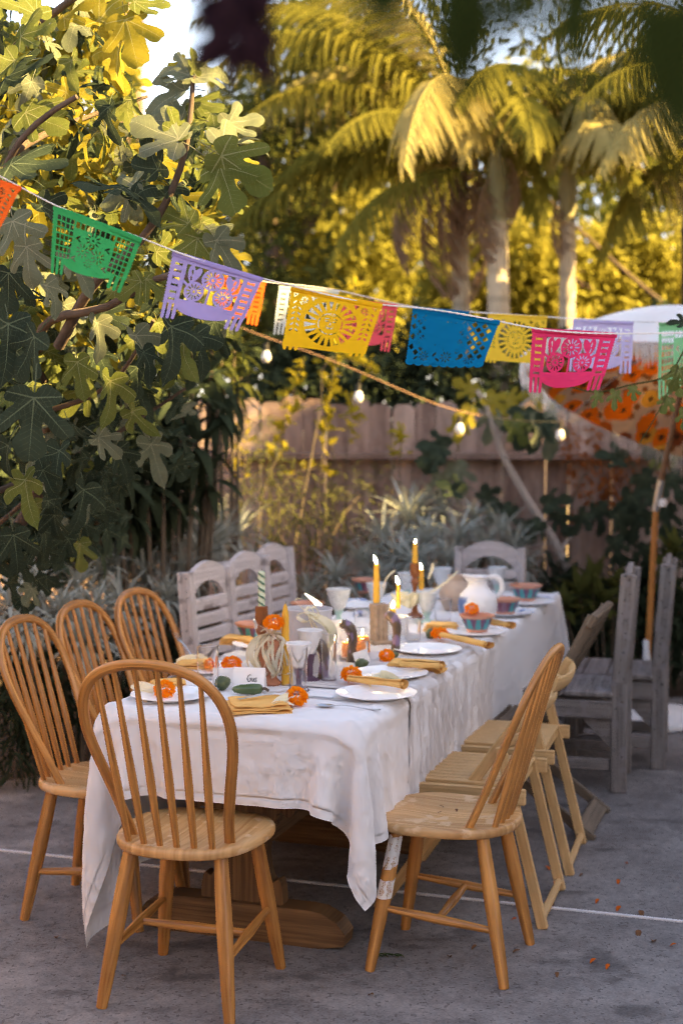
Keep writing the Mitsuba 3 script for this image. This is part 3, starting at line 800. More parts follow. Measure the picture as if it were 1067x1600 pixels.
def shrub(name, label, heads, kit, ground_z=-.03, stem='m_twig', cat='shrub', smin=.85, smax=1.2, stem_r=.008, pname='rosette', foot=None):
    k = thing(name, label, cat)
    P = A([D(px, py, y) for px, py, y in heads])
    c = foot if foot is not None else A([P[:, 0].mean(), P[:, 1].mean() + .1, ground_z])
    for p in P:
        f = A([c[0] + (p[0] - c[0]) * .5, c[1] + (p[1] - c[1]) * .5, ground_z])
        part(k, 'stem', tube(spline([f, (f + p) / 2 + A([0, 0, .04]), p], 7), np.linspace(stem_r * 1.5, stem_r, 7), 6), stem, True)
        part(k, pname, kit[int(R.integers(len(kit)))], None, M=m44(rotz(R.uniform(0, 6.28)) @ rotx(R.uniform(-.35, .15)), p, R.uniform(smin, smax)))
    return k


shrub('silver_shrub', 'silvery narrow-leaved shrub behind the left yellow chairs, next to the grey slatted chairs',
      [(205, 850, 7.2), (262, 838, 7.4), (300, 835, 7.5), (345, 845, 7.5), (225, 905, 6.9), (285, 895, 7.0), (250, 860, 7.2), (330, 812, 7.9), (372, 835, 7.9), (260, 935, 6.8), (310, 870, 7.3), (190, 895, 7.0)], ROS)
shrub('silver_shrub', 'silvery shrub at the left edge above the leftmost yellow chair, partly caught by the sun',
      [(155, 890, 6.7), (120, 915, 6.5), (60, 925, 6.3), (15, 945, 6.2), (95, 955, 6.2), (150, 950, 6.4), (35, 985, 6.0), (190, 955, 6.6), (200, 1000, 6.4), (130, 1000, 6.2), (90, 895, 6.9)], ROS)
shrub('silver_shrub', 'rounded silvery shrub in front of the fence behind the far end of the table',
      [(600, 840, 8.4), (640, 810, 8.5), (690, 800, 8.6), (740, 812, 8.5), (785, 835, 8.4), (620, 870, 8.2), (665, 845, 8.2), (715, 845, 8.2), (760, 855, 8.2), (570, 885, 8.2), (525, 905, 8.0), (590, 905, 8.0), (650, 880, 8.0),
       (800, 865, 8.3), (700, 880, 8.0), (660, 795, 8.7), (820, 890, 8.2), (480, 925, 7.9)], ROS, smin=.95, smax=1.3)

# leafy shrub with long dark leaves in front of the left end of the fence
LNG = [shape(rosette(.26, .055, 20, 21, (.5, 1.5), (-.9, 1.0), 5, .15), 'm_leaf_dark', True), shape(rosette(.24, .05, 18, 22, (.7, 1.6), (-.8, 1.2), 5, .15), 'm_leaf_dark', True)]
LNM = [shape(rosette(.22, .045, 18, 23, (.6, 1.4), (-.8, 1.2), 5, .15), 'm_leaf_mid', True)]
shrub('leafy_shrub', 'dark long-leaved shrub between the fig and the fence, left of the grey slatted chairs',
      [(305, 690, 6.9), (340, 640, 7.0), (285, 620, 7.0), (255, 690, 6.8), (325, 745, 7.0), (230, 750, 6.8), (180, 740, 6.7), (350, 610, 7.3), (270, 780, 7.0), (200, 800, 6.8), (150, 810, 6.7), (330, 580, 7.2), (100, 830, 6.6), (50, 860, 6.5)], LNG, stem_r=.010, pname='leaf_whorl')
shrub('leafy_shrub', 'long-leaved shrub with paler leaves just under the lilac banner',
      [(330, 520, 7.6), (365, 545, 7.7), (300, 540, 7.6), (345, 560, 7.6), (375, 590, 7.7)], LNM, stem_r=.010, pname='leaf_whorl')


def bush(label, blobs, n, L, W, mat, name='bush', fold=.25, droop=.3, cat='bush', stems=()):
    k = thing(name, label, cat)
    b = blobs_from_px(blobs)
    for pts, r0 in stems:
        part(k, 'stem', tube(spline(pts, 9), np.linspace(r0, r0 * .5, 9), 6), 'm_twig', True)
    part(k, 'crown', scatter(blade(L, W, 3, .6, fold), crown(n, [x[0] for x in b], [x[1] for x in b], L, W, droop=droop, shell=.3)), mat, kind='stuff')
    return k


bush('dark feathery bush on the ground behind the leftmost yellow chair', [(50, 1060, 6.3, 90, .25), (30, 1150, 6.2, 75, .2), (120, 1040, 6.5, 90, .25), (200, 1040, 6.7, 80, .2), (90, 1130, 6.4, 60, .2), (270, 1010, 6.9, 80, .2), (0, 1010, 6.4, 90, .2)], 5200, .075, .014, 'm_leaf_dark')
bush('wispy olive green bush before the fence, left of the far table end', [(420, 740, 8.4, 60, .3), (470, 810, 8.4, 70, .3), (530, 770, 8.6, 60, .25), (450, 880, 8.2, 70, .3), (540, 860, 8.4, 60, .3), (390, 800, 8.3, 60, .25), (590, 760, 8.7, 40, .2), (400, 680, 8.5, 40, .2)],
     1500, .06, .014, 'm_leaf_olive', stems=[([D(440, 960, 8.4), D(470, 800, 8.5), D(500, 640, 8.6)], .008), ([D(420, 960, 8.4), D(405, 800, 8.5), D(440, 700, 8.6)], .007), ([D(500, 960, 8.5), D(540, 800, 8.6), D(620, 730, 8.7)], .008)])
bush('low dark plants along the fence foot behind the right-hand chairs', [(900, 960, 8.5, 70, .25), (980, 950, 8.6, 70, .2), (1050, 930, 8.6, 80, .2), (860, 930, 8.5, 60, .2), (1060, 1000, 8.4, 60, .2), (960, 1010, 8.4, 50, .2), (850, 1000, 8.2, 50, .2)], 2200, .11, .045, 'm_leaf_dark')
bush('dark leafy bush behind the lower branches of the fig tree', [(30, 690, 6.9, 90, .2), (130, 720, 7.0, 90, .2), (215, 690, 7.2, 80, .2), (60, 800, 6.9, 90, .2), (170, 810, 7.1, 80, .2), (10, 600, 7.0, 80, .2), (110, 620, 7.2, 80, .2), (240, 770, 7.4, 60, .2)], 5200, .13, .05, 'm_leaf_dark')
LOW = [shape(rosette(.17, .06, 16, 31, (.3, 1.0), (-.1, 1.2), 4, .15), 'm_leaf_mid', True)]
shrub('leafy_plant', 'broad-leaved green plant beside the far right corner of the table', [(905, 925, 8.0), (940, 940, 8.0), (880, 945, 7.9), (925, 905, 8.2), (960, 915, 8.2), (1050, 860, 8.4), (1040, 905, 8.2)], LOW, pname='leaf_whorl', stem_r=.005, cat='plant')

# leafy shoots, sunlit yellow put into their leaf colour
sp = thing('shoot_shrub', 'slender shrub whose upright shoots glow yellow before the fence', 'shrub')
for pts, n in (([(428, 715), (445, 660), (462, 600), (474, 560)], 70), ([(505, 700), (513, 640), (522, 570), (540, 500), (556, 440)], 110), ([(545, 680), (551, 645), (556, 620)], 34), ([(625, 715), (626, 690), (628, 668)], 30), ([(383, 702), (383, 668)], 16), ([(540, 560), (562, 570), (580, 575)], 20), ([(460, 738), (500, 730), (530, 735)], 22), ([(350, 725), (370, 735), (380, 740)], 10)):
    yy = 8.75
    P = A([D(a, b, yy + R.uniform(-.1, .1)) for a, b in pts])
    g = P[0] * A([1, 1, 0]) + A([R.uniform(-.1, .1), .05, -.03])
    part(sp, 'stem', tube(spline([g, (g + P[0]) / 2, *P], 14), np.linspace(.006, .003, 14), 5), 'm_twig', True)
    c = spline(P, n)
    d = R.normal(size=(n, 3)) * A([1, 1, .6]) + A([0, 0, .5])
    part(sp, 'shoot', scatter(blade(.078, .044, 3, .4, .3), orient(d, R.normal(size=(n, 3)) + A([0, 0, 1]), c + R.normal(size=(n, 3)) * .022, R.uniform(.7, 1.2, n))), 'm_leaf_spire', kind='stuff')

# pale sapling at the right with big leaves
sap = thing('sapling', 'pale slanting sapling with large leaves at its top before the right fence', 'tree')
SY = 8.6
part(sap, 'trunk', tube(spline([D(905, 935, SY), D(888, 893, SY), D(866, 848, SY), D(830, 790, SY), D(802, 742, SY), D(777, 690, SY), D(765, 650, SY), D(745, 610, SY)], 24), np.linspace(.034, .013, 24), 9), 'm_bark_pale', True)
for pts, r in (([(876, 862), (893, 838), (905, 825), (925, 800)], .012), ([(838, 812), (818, 818), (805, 825)], .008), ([(777, 690), (800, 650), (830, 620)], .012), ([(765, 650), (740, 640), (715, 650)], .008)):
    part(sap, 'branch', tube(spline([D(a, b, SY) for a, b in pts], 8), np.linspace(r, r * .5, 8), 6), 'm_bark_pale', True)
for px, py, an, s, m in ((818, 640, -95, .24, 0), (845, 650, -70, .25, 1), (850, 655, -110, .20, 0), (770, 640, -100, .20, 1), (800, 655, -60, .17, 2), (735, 640, -120, .16, 3), (760, 622, -30, .16, 3), (790, 628, 20, .15, 3), (742, 612, 150, .15, 3), (720, 655, -100, .14, 3), (835, 628, 30, .16, 3),
                         (700, 700, 170, .18, 0), (690, 710, -160, .16, 0), (672, 702, -100, .15, 0), (690, 740, -95, .19, 1), (712, 725, -80, .20, 1), (720, 770, 150, .15, 0), (750, 770, -30, .17, 0), (765, 780, -90, .16, 0), (800, 790, -120, .15, 0), (820, 815, -100, .15, 0), (850, 790, 20, .17, 0), (870, 800, -60, .17, 0), (845, 815, -120, .15, 0)):
    hero(px, py, SY - R.uniform(-.1, .25), an, s, int(R.integers(4)), FM[m], .2, R.uniform(-.3, .3), sap)
lf = thing('leafy_vine', 'dark broad leaves crowding the fence by the umbrella pole', 'vine')
part(lf, 'stem', tube(spline([D(985, 980, 8.8), D(990, 860, 8.7), D(1010, 760, 8.7), D(1060, 680, 8.7)], 14), .009, 6), 'm_twig', True)
for px, py, an, s, m in ((1000, 740, -60, .22, 0), (985, 770, -100, .22, 0), (1020, 765, -80, .20, 0), (1000, 800, -110, .20, 0), (960, 800, -60, .18, 0), (1050, 690, 170, .24, 0), (1060, 700, -150, .2, 2), (930, 790, -70, .18, 0), (915, 800, -120, .16, 0), (1045, 740, -60, .2, 0), (1040, 790, -90, .2, 0), (975, 720, 160, .17, 0), (1005, 700, 10, .2, 0), (960, 840, -80, .17, 0), (1010, 850, -90, .18, 0), (1050, 830, -90, .18, 0)):
    hero(px, py, 8.75 - R.uniform(0, .3), an, s, int(R.integers(4)), FM[m], .2, R.uniform(-.3, .3), lf)
b = blobs_from_px([(925, 745, 8.9, 40, .12), (1000, 738, 8.9, 40, .1), (905, 690, 8.9, 35, .1), (885, 810, 8.9, 25, .1), (960, 765, 8.9, 30, .1)])
rv = thing('rust_vine', 'rust-coloured withered vine on the fence under the umbrella', 'vine')
part(rv, 'stem', tube(spline([D(900, 960, 8.95), D(890, 830, 9.0), D(915, 740, 9.0), D(1000, 735, 9.0)], 14), .006, 5), 'm_twig', True)
part(rv, 'foliage', scatter(blade(.05, .03, 3, .6, .3), crown(420, [x[0] for x in b], [x[1] for x in b], .05, .03)), 'm_rust', kind='stuff')
gv = thing('green_vine', 'pale green vine trailing in from the right edge in front of the umbrella', 'vine')
part(gv, 'stem', tube(spline([D(1110, 470, 5.0), D(1062, 560, 5.0), D(1035, 590, 5.05), D(990, 600, 5.1), D(940, 612, 5.15), D(880, 600, 5.2), D(840, 585, 5.2)], 20), .003, 5), 'm_leaf_olive', True)
part(gv, 'stem', tube(spline([D(1060, 570, 5.0), D(1030, 640, 5.0), D(1000, 690, 5.0)], 10), .002, 5), 'm_leaf_olive', True)
for px, py, an, s, m in ((1062, 575, -110, .085, 2), (1050, 592, -60, .07, 2), (1046, 622, -120, .06, 2), (962, 612, -100, .06, 2), (988, 604, -80, .05, 2), (935, 614, -110, .05, 2), (1072, 640, -95, .07, 2), (1072, 505, 170, .06, 0)):
    hero(px, py, 5.0, an, s, int(R.integers(4)), FM[m], .2, R.uniform(-.3, .3), gv)

# ------------------------------------------------------------------ leaves hanging close to the camera
fg = thing('overhanging_branch', 'out-of-focus dark leafy branch hanging over the top right', 'branch')
B['m_near_leaf'] = thin((.022, .034, .010), .5, .5)
NB = shape(blade(1.0, .5, 8, .5, .12, .6, .45), 'm_near_leaf', True)
part(fg, 'twig', tube(spline([D(500, -260, .62), D(700, -150, .57), D(900, -90, .54), D(1180, -60, .53)], 16), np.linspace(.006, .004, 16), 6), 'm_twig', True)
part(fg, 'twig', tube(spline([D(900, -90, .54), D(1000, -20, .53), D(1040, 60, .53)], 8), .003, 6), 'm_twig', True)
for px, py, y, an, s in ((690, -60, .80, -75, .085), (745, -70, .80, -98, .085), (640, -90, .85, -110, .06), (880, -60, .75, -80, .068), (820, -80, .8, -95, .055), (960, -70, .75, -60, .06), (1000, -20, .75, -80, .065), (1060, 0, .75, -95, .07), (1090, -60, .75, -100, .07), (940, -80, .75, -110, .06),
                         (560, -120, .9, -80, .055), (1100, 80, .75, -110, .06), (480, -110, .95, -85, .05), (715, -100, .8, -85, .09), (1085, 150, .78, -120, .03), (1078, 320, .8, 170, .022)):
    d = A([math.cos(math.radians(an)), -.1, math.sin(math.radians(an))])
    part(fg, 'leaf', NB, None, M=orient(d[None], A([[R.uniform(-.3, .3), -1, .3]]), D(px, py, y * .68)[None], s * .68)[0])
dk = thing('overhanging_branch', 'out-of-focus dark purple leafy branch hanging at the top just right of the sky gap', 'branch')
B['m_purple'] = thin((.022, .012, .018), .5, .3)
NP = shape(blade(1.0, .34, 6, .6, .15, .6, .4), 'm_purple', True)
part(dk, 'twig', tube(spline([D(400, -120, 1.25), D(372, -20, 1.25), D(365, 60, 1.25)], 8), .004, 6), 'm_twig', True)
for i in range(110):
    px, py = 374 + R.uniform(-28, 34), R.uniform(-70, 88)
    an = R.choice([-150, -120, -90, -60, -30, 190]) + R.uniform(-20, 20)
    d = A([math.cos(math.radians(an)), R.uniform(-.4, .4), math.sin(math.radians(an))])
    part(dk, 'leaf', NP, None, M=orient(d[None], A([[R.uniform(-.5, .5), -1, .5]]), D(px, py, 1.25 + R.uniform(-.04, .04))[None], R.uniform(.028, .044))[0])

# ------------------------------------------------------------------ spindle-back chairs
def seat_mesh(wf=.222, wb=.185, dep=.208, zt=.445, th=.030):
    t = np.linspace(0, 2 * math.pi, 65)
    sy = np.sign(np.sin(t)) * np.abs(np.sin(t)) ** .72
    cx = np.sign(np.cos(t)) * np.abs(np.cos(t)) ** .80
    w = (wf + wb) / 2 + (wf - wb) / 2 * sy
    O = np.stack([cx * w, sy * dep], 1)
    rings = []
    for f in (0, .2, .4, .6, .75, .88, .955):
        p = O * f
        z = zt - .010 * np.clip(1 - (f / .9) ** 2, 0, 1) * np.clip(1.2 - 1.6 * p[:, 1] / dep, .3, 1)
        rings.append(np.column_stack([p, z]))
    for f, z in ((.985, zt - .003), (1.0, zt - .010), (1.0, zt - .020), (.985, zt - .027), (.955, zt - th)):
        rings.append(np.column_stack([O * f, np.full(65, z)]))
    for f in (.5, 0):
        rings.append(np.column_stack([O * f, np.full(65, zt - th)]))
    V = A(rings)
    n = len(V)
    V = V.reshape(-1, 3)
    U = np.column_stack([V[:, 1] + .3 + V[:, 2], V[:, 0]])
    return V, grid(n, 65)[:, ::-1], U


hz = A([[.140, .430], [.155, .53], [.183, .65], [.203, .76], [.192, .845], [.150, .905], [.085, .937], [0, .947]])


def back_y(z):
    return -.085 - .225 * np.clip((z - .43) / .517, 0, 1) ** .95


hp = [[x, back_y(z), z] for x, z in hz] + [[-x, back_y(z), z] for x, z in hz[::-1][1:]]
HOOP = spline(hp, 70)
sidev = A([0, -.91, -.41])


def windsor_kit():
    kit = [('seat', shape(seat_mesh(), 'm_honey_seat', True)),
           ('hoop', shape(tube(HOOP, np.tile([[.0155, .0115]], (70, 1)), 12, ref=(0, -.9, -.4)), 'm_honey', True))]
    up = HOOP[8:62]
    for i in range(6):
        xb, xt = (i - 2.5) * .0475, (i - 2.5) * .060
        j = int(np.argmin(np.abs(up[:, 0] - xt) - (up[:, 2] > .6) * 1.0))
        top = up[j]
        base = A([xb, -.172 + .9 * xb * xb, .438])
        s = np.linspace(0, 1, 9)
        p = base + (top - base) * s[:, None]
        r = np.interp(s, [0, .1, .38, .8, 1], [.0085, .0095, .0115, .0075, .0062])
        kit.append(('spindle', shape(tube(p, r, 9), 'm_honey', True)))
    L = {}
    for sx in (-1, 1):
        for sy in (-1, 1):
            a, b = A([sx * .128, sy * .125, .425]), A([sx * .182, sy * (.195 if sy > 0 else .205), 0])
            L[sx, sy] = (a, b)
            s = np.linspace(0, 1, 10)
            kit.append(('leg', shape(tube(a + (b - a) * s[:, None], np.interp(s, [0, .15, .45, .97, 1], [.0185, .0205, .0225, .0165, .0145]), 12), 'm_honey', True)))

    def at(l, z):
        a, b = L[l]
        return a + (b - a) * (a[2] - z) / (a[2] - b[2])
    s = np.linspace(0, 1, 9)
    rr = np.interp(s, [0, .5, 1], [.0095, .0145, .0095])
    mids = []
    for sx in (-1, 1):
        p, q = at((sx, -1), .155), at((sx, 1), .185)
        kit.append(('stretcher', shape(tube(p + (q - p) * s[:, None], rr, 9), 'm_honey', True)))
        mids.append((p + q) / 2)
    kit.append(('stretcher', shape(tube(mids[0] + (mids[1] - mids[0]) * s[:, None], rr, 9), 'm_honey', True)))
    return kit


WK = windsor_kit()
GW = 'yellow spindle-back chairs around the table'


def chair_at(kit, name, label, feet, facing, cat='chair', group=None, s=1.0, z=0.0):
    k = thing(name, label, cat, group)
    place(kit, k, frame(feet, facing, z, s))
    return k


F1 = [G(150, 1566), G(352, 1597), G(262, 1491), G(453, 1522)]
near = chair_at(WK, 'spindle_chair', 'yellow spindle-back chair in the foreground, seen from behind at the head of the table', sum(F1) / 4, EV * .97 + EU * -.03, s=1.03)
F2 = [G(568, 1516), G(790, 1541), G(630, 1452), G(829, 1480)]
right = chair_at(WK, 'spindle_chair', 'yellow spindle-back chair with white paint splashes on its front leg, first on the right', sum(F2) / 4, (F2[0] + F2[2]) - (F2[1] + F2[3]), s=1.0)
c1 = sum([G(36, 1437), G(112, 1384), G(228, 1460), G(292, 1396)]) / 4
chair_at(WK, 'spindle_chair', 'leftmost yellow spindle-back chair, nearest on the left side of the table', c1, EU + EV * .05)
ht = [G(x, y, .945) for x, y in ((66, 978), (153, 953), (240, 933))]
chair_at(WK, 'spindle_chair', 'middle one of the three yellow spindle-back chairs on the left side', c1 + ht[1] - ht[0], EU + EV * .02)
chair_at(WK, 'spindle_chair', 'yellow spindle-back chair on the left next to the grey slatted chairs', c1 + ht[2] - ht[0], EU - EV * .03)
# white paint splashes on the front leg of the right-hand chair
Mr = frame(sum(F2) / 4, (F2[0] + F2[2]) - (F2[1] + F2[3]))
B['m_paint'] = pr((.72, .70, .68), .5)
la, lb = A([-.128, .125, .425]), A([-.182, .195, 0])


def splash(z0, z1, th0, th1, seed):
    r = np.random.default_rng(seed)
    n, m = 34, 34
    V, keep = [], []
    for i in range(n):
        z = z1 + (z0 - z1) * i / (n - 1)
        s = (la[2] - z) / (la[2] - lb[2])
        rad = float(np.interp(s, [0, .15, .45, .97, 1], [.0185, .0205, .0225, .0165, .0145])) + .0009
        for j in range(m):
            t = th0 + (th1 - th0) * j / (m - 1)
            V.append(la + (lb - la) * s + A([math.cos(t), math.sin(t), 0]) * rad)
    V = A(V); F = grid(n, m)
    c = V[F].mean(1)
    nn = meshkit.fbm(c * 55, 3, seed)
    ii = F.mean(1)
    e = np.minimum(np.minimum((ii // m) / n, 1 - (ii // m) / n), np.minimum((ii % m) / m, 1 - (ii % m) / m))
    return V, F[(nn + e * 2.2) > .64], None


# local -x,+y leg is the front leg on the camera's side
for z0, z1, s in ((.30, .375, 3), (.215, .275, 5), (.335, .40, 9)):
    part(right + '__leg_001', 'paint_splash', splash(z0, z1, 2.0, 4.6, s), 'm_paint', True, M=Mr, label='white dried paint splash on the leg')

# ------------------------------------------------------------------ light folding chairs
def fold_kit(mat, zt=.45):
    kit = []
    for sx in (-1, 1):
        x = sx * .168
        kit.append(('stile', shape(beam((x, .25, .0), (x, -.25, .71), .022, .036, (0, 1, .3)), mat)))
        x = sx * .195
        kit.append(('rear_leg', shape(beam((x, -.30, 0), (x, -.16, .575), .022, .034, (0, 1, .3)), mat)))
        kit.append(('seat_rail', shape(mv(cbox(.022, .50, .05, .003), (sx * .218, .005, zt - .027)), mat)))
    for i in range(10):
        kit.append(('seat_slat', shape(mv(cbox(.0335, .455, .012, .002, 1), ((i - 4.5) * .0405, .02, zt)), mat)))
    kit.append(('seat_rail', shape(mv(cbox(.41, .022, .035, .003), (0, .235, zt - .026)), mat)))
    kit.append(('seat_rail', shape(mv(cbox(.41, .022, .035, .003), (0, -.19, zt - .026)), mat)))
    x = np.linspace(-.20, .20, 13)
    for z, h in ((.675, .065), (.585, .045)):
        c = np.stack([x, -.262 + (.71 - z) * .70 - .035 * (1 - (x / .2) ** 2), z + 0 * x], 1)
        kit.append(('back_rail', shape(tube(c, np.tile([[h / 2, .009]], (13, 1)), 12, ref=(0, 1, .4)), mat, True)))
    kit.append(('floor_stretcher', shape(beam((-.185, -.294, .03), (.185, -.294, .03), .030, .022, (0, 1, .2)), mat)))
    kit.append(('floor_stretcher', shape(beam((-.16, .235, .03), (.16, .235, .03), .030, .022, (0, 1, .2)), mat)))
    return kit


FK = fold_kit('m_fold')


def put_fold(label, rear, off=.30):
    c = (rear[0] + rear[1]) / 2
    f = nrm(np.cross([0, 0, 1.0], (rear[1] - rear[0])))
    f = f if np.dot(f, EU) < 0 else -f
    f = nrm(f + -EU)
    return chair_at(FK, 'folding_chair', label, c + f * off, f, s=1.0)


put_fold('light wood folding chair with slatted seat, right behind the paint-splashed chair', [G(852, 1450), G(873, 1393)])
put_fold('light wood folding chair between the other light folding chair and the dark folding chair', [G(893, 1374), G(907, 1314)])


def dark_kit(mat):
    kit = []
    zt = .44
    for sx in (-1, 1):
        x = sx * .185
        kit.append(('stile', shape(tube(spline([(x, .27, 0.0), (x, .08, .24), (x, -.12, .46), (x, -.26, .66), (x, -.385, .90)], 16), np.tile([[.012, .024]], (16, 1)), 8, ref=(0, 1, .5)), mat, True)))
        kit.append(('rear_leg', shape(beam((sx * .21, -.40, 0.0), (sx * .21, .17, .425), .022, .04, (0, 1, 1)), mat)))
        kit.append(('seat_rail', shape(mv(cbox(.022, .42, .04, .003), (sx * .155, .03, zt - .028)), mat)))
    for i in range(7):
        kit.append(('seat_slat', shape(mv(cbox(.40, .048, .014, .003), (0, .215 - i * .057, zt)), mat)))
    kit.append(('top_rail', shape(beam((-.225, -.385, .885), (.225, -.385, .885), .030, .062, (0, -.5, 1), .006), mat)))
    for i in range(4):
        x = (i - 1.5) * .085
        kit.append(('back_slat', shape(tube(spline([(x, -.125, .46), (x, -.26, .66), (x, -.375, .865)], 8), np.tile([[.03, .006]], (8, 1)), 8, ref=(0, 1, .5)), mat, True)))
    kit.append(('floor_stretcher', shape(beam((-.20, -.36, .035), (.20, -.36, .035), .075, .020, (0, 1, -1.3)), mat)))
    return kit


DK = dark_kit('m_darkfold')
r0, r1 = G(922, 1312), G(946, 1271)
chair_at(DK, 'folding_chair', 'dark brown slatted folding chair before the grey high-back chairs on the right', (r0 + r1) / 2 - EU * .37, -EU, s=.955)

# ------------------------------------------------------------------ rustic slatted chairs
def slat_kit(mat, W=.40, zs=.43, H=.985):
    kit = []
    lean = .035
    for sx in (-1, 1):
        x = sx * (W / 2 - .02)
        pl = [(x, -.20, 0.0), (x, -.20, zs + .05), (x, -.20 - lean, H - .035)]
        post = join([beam(pl[0], pl[1], .040, .068, (0, 1, 0), .004), beam(A(pl[1]) - A([0, 0, .002]), pl[2], .0395, .067, (0, 1, 0), .004)])
        pk = 'back_post' if sx < 0 else 'back_post'
        kit.append((pk, shape(post, mat)))
        kit.append(('front_leg', shape(beam((x, .20, 0), (x, .20, zs - .02), .040, .06, (0, 1, 0), .004), mat)))
        kit.append(('seat_rail', shape(beam((x + sx * .033, -.17, zs - .065), (x + sx * .033, .235, zs - .065), .022, .075, (0, 0, 1), .003), mat)))
        kit.append(('stretcher', shape(beam((x, -.16, .12), (x, .17, .12), .022, .05, (0, 0, 1), .003), mat)))
        tri = extr(Polygon([(0, 0), (.13, 0), (0, -.13)]), .018)
        kit.append(('corner_brace', shape(xf(tri, m44(A([[0, 0, 1.0], [1, 0, 0], [0, 1, 0]]), [x - .009 + sx * .002, -.165, zs - .105])), mat)))
    for y in (-.20, .20):
        kit.append(('stretcher', shape(beam((-W / 2 + .04, y, .20), (W / 2 - .04, y, .20), .022, .05, (0, 0, 1), .003), mat)))
    for i in range(4):
        kit.append(('seat_board', shape(mv(cbox(W + .045, .105, .02, .004), (0, .205 - i * .112 - (.0 if i < 3 else -.01), zs)), mat)))
    w = W - .08
    t = np.linspace(-1, 1, 15)
    topc = [(x * w / 2, .055 * (1 - x * x)) for x in t]
    botc = [(x * w / 2 * .995, -.125 + .095 * (1 - abs(x) ** 2.4)) for x in t[::-1]]
    arch = Polygon([(-w / 2, -.125), (-w / 2, -.0)] + topc + [(w / 2, -.0), (w / 2, -.125)] + botc).buffer(0)
    zt = H - .055
    yb = -.20 - lean * .95
    Mb = A([[1.0, 0, 0], [0, 0, -1], [0, 1, 0]])
    kit.append(('top_rail', shape(xf(extr(arch, .022), m44(Mb, [0, yb + .012, zt])), mat)))
    for i, z in enumerate((.80, .73, .66, .59, .52)):
        y = -.20 - lean * (z - zs) / (H - zs)
        kit.append(('back_slat', shape(mv(cbox(w + .004, .02, .053, .003), (0, y + .002, z)), mat)))
    dots = []
    for sx in (-1, 1):
        for z in np.concatenate([np.arange(.50, .95, .085), [.16, .37, .40, .93]]):
            for dz in (0, .028):
                y = -.20 - lean * max(0, (z - zs - .05) / (H - zs - .05)) + R.uniform(-.018, .018)
                c = cbox(.0035, .006, .006, .001)
                dots.append(mv(c, (sx * (W / 2 + .0005), y, min(z + dz, .945))))
    kit.append(('screw', shape(join(dots), 'm_dark')))
    return kit


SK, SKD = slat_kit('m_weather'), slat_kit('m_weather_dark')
for (px, py, H), lab in zip(((318, 877, .985), (378, 862, .985), (420, 849, .985)),
                            ('pale grey arched slat-back chair nearest on the left, next to the yellow chairs', 'pale grey arched slat-back chair in the middle of the left three', 'pale grey arched slat-back chair farthest back on the left side of the table')):
    p = G(px, py, .985)
    chair_at(SK, 'slatted_chair', lab, p + EU * .235, EU + EV * (-.10), s=1.0)
p = G(755, 849, .985)
q = tb(-.40, TL + .33)
chair_at(SK, 'slatted_chair', 'pale grey arched slat-back chair at the far head of the table', D(755, 849, 7.55) * A([1, 1, 0]), -EV + EU * .05, s=.965)
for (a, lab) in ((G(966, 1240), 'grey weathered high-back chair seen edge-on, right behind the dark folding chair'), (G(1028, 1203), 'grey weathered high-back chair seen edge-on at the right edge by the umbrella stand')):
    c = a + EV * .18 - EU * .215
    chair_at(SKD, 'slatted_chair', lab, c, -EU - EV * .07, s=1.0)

# ------------------------------------------------------------------ tables
tbl = thing('trestle_table', 'pine trestle table with shaped end boards under the front white cloth', 'table')
for i in range(5):
    part(tbl, 'top_board', xf(cbox(.158, 1.62, .035, .003), frame(tb(-TW / 2 + (i - 2) * .163, .83), EV, ZT - .025)), 'm_pine')
half = [(.30, .70), (.30, .655), (.335, .60), (.365, .53), (.372, .47), (.352, .415), (.31, .39), (.262, .405), (.215, .375), (.178, .32), (.165, .26), (.185, .205), (.215, .185), (.245, .195), (.268, .165), (.272, .115)]
cs = spline([(x, y, 0) for x, y in half], 70)[:, :2]
cs = cs * A([.50, 1.0])
lyre = Polygon([tuple(p) for p in cs] + [(-p[0], p[1]) for p in cs[::-1]])
foot = Polygon([(.395, .015), (.40, .05), (.37, .085), (.31, .11), (.26, .115), (-.26, .115), (-.31, .11), (-.37, .085), (-.40, .05), (-.395, .015), (-.30, 0), (.30, 0)])
RX = A([[1.0, 0, 0], [0, 0, -1], [0, 1, 0]])
foot = affinity.scale(foot, .86, 1, origin=(0, 0))
for v in (.30, 1.30):
    M = frame(tb(-.47, v), EV)
    V, F, U = xf(extr(lyre, .045), m44(RX, [0, .022, 0])); part(tbl, 'end_board', (V, F, np.stack([V[:, 2], V[:, 0] + .4], 1)), 'm_pine', M=M)
    V, F, U = xf(extr(foot, .085), m44(RX, [0, .042, 0])); part(tbl, 'foot_beam', (V, F, np.stack([V[:, 0], V[:, 2] + .4], 1)), 'm_pine', M=M)
part(tbl, 'stretcher', beam(tb(-.47, .33, .30), tb(-.47, 1.27, .30), .045, .11), 'm_pine')
part(tbl, 'diagonal_brace', beam(tb(-TW / 2 + .0, .38, .36), tb(-TW / 2 + .06, .92, .68), .04, .075, (0, 0, 1)), 'm_pine')
part(tbl, 'diagonal_brace', beam(tb(-TW / 2 - .06, 1.24, .36), tb(-TW / 2 - .06, .85, .68), .04, .075, (0, 0, 1)), 'm_pine')
part(tbl, 'cross_rail', beam(tb(-TW / 2 - .36, .85, .69), tb(-TW / 2 + .36, .85, .69), .04, .05), 'm_pine')
tb2 = thing('plank_table', 'plain wooden table carrying the far half of the setting under cloth', 'table')
for i in range(4):
    part(tb2, 'top_board', xf(cbox(.20, 1.58, .03, .003), frame(tb(-TW / 2 + (i - 1.5) * .205, 2.46), EV, ZT - .025)), 'm_pine')
for u in (-TW + .06, -.06):
    for v in (1.75, 3.18):
        part(tb2, 'leg', beam(tb(u, v, 0), tb(u, v, ZT - .04), .06, .06, EV), 'm_pine')


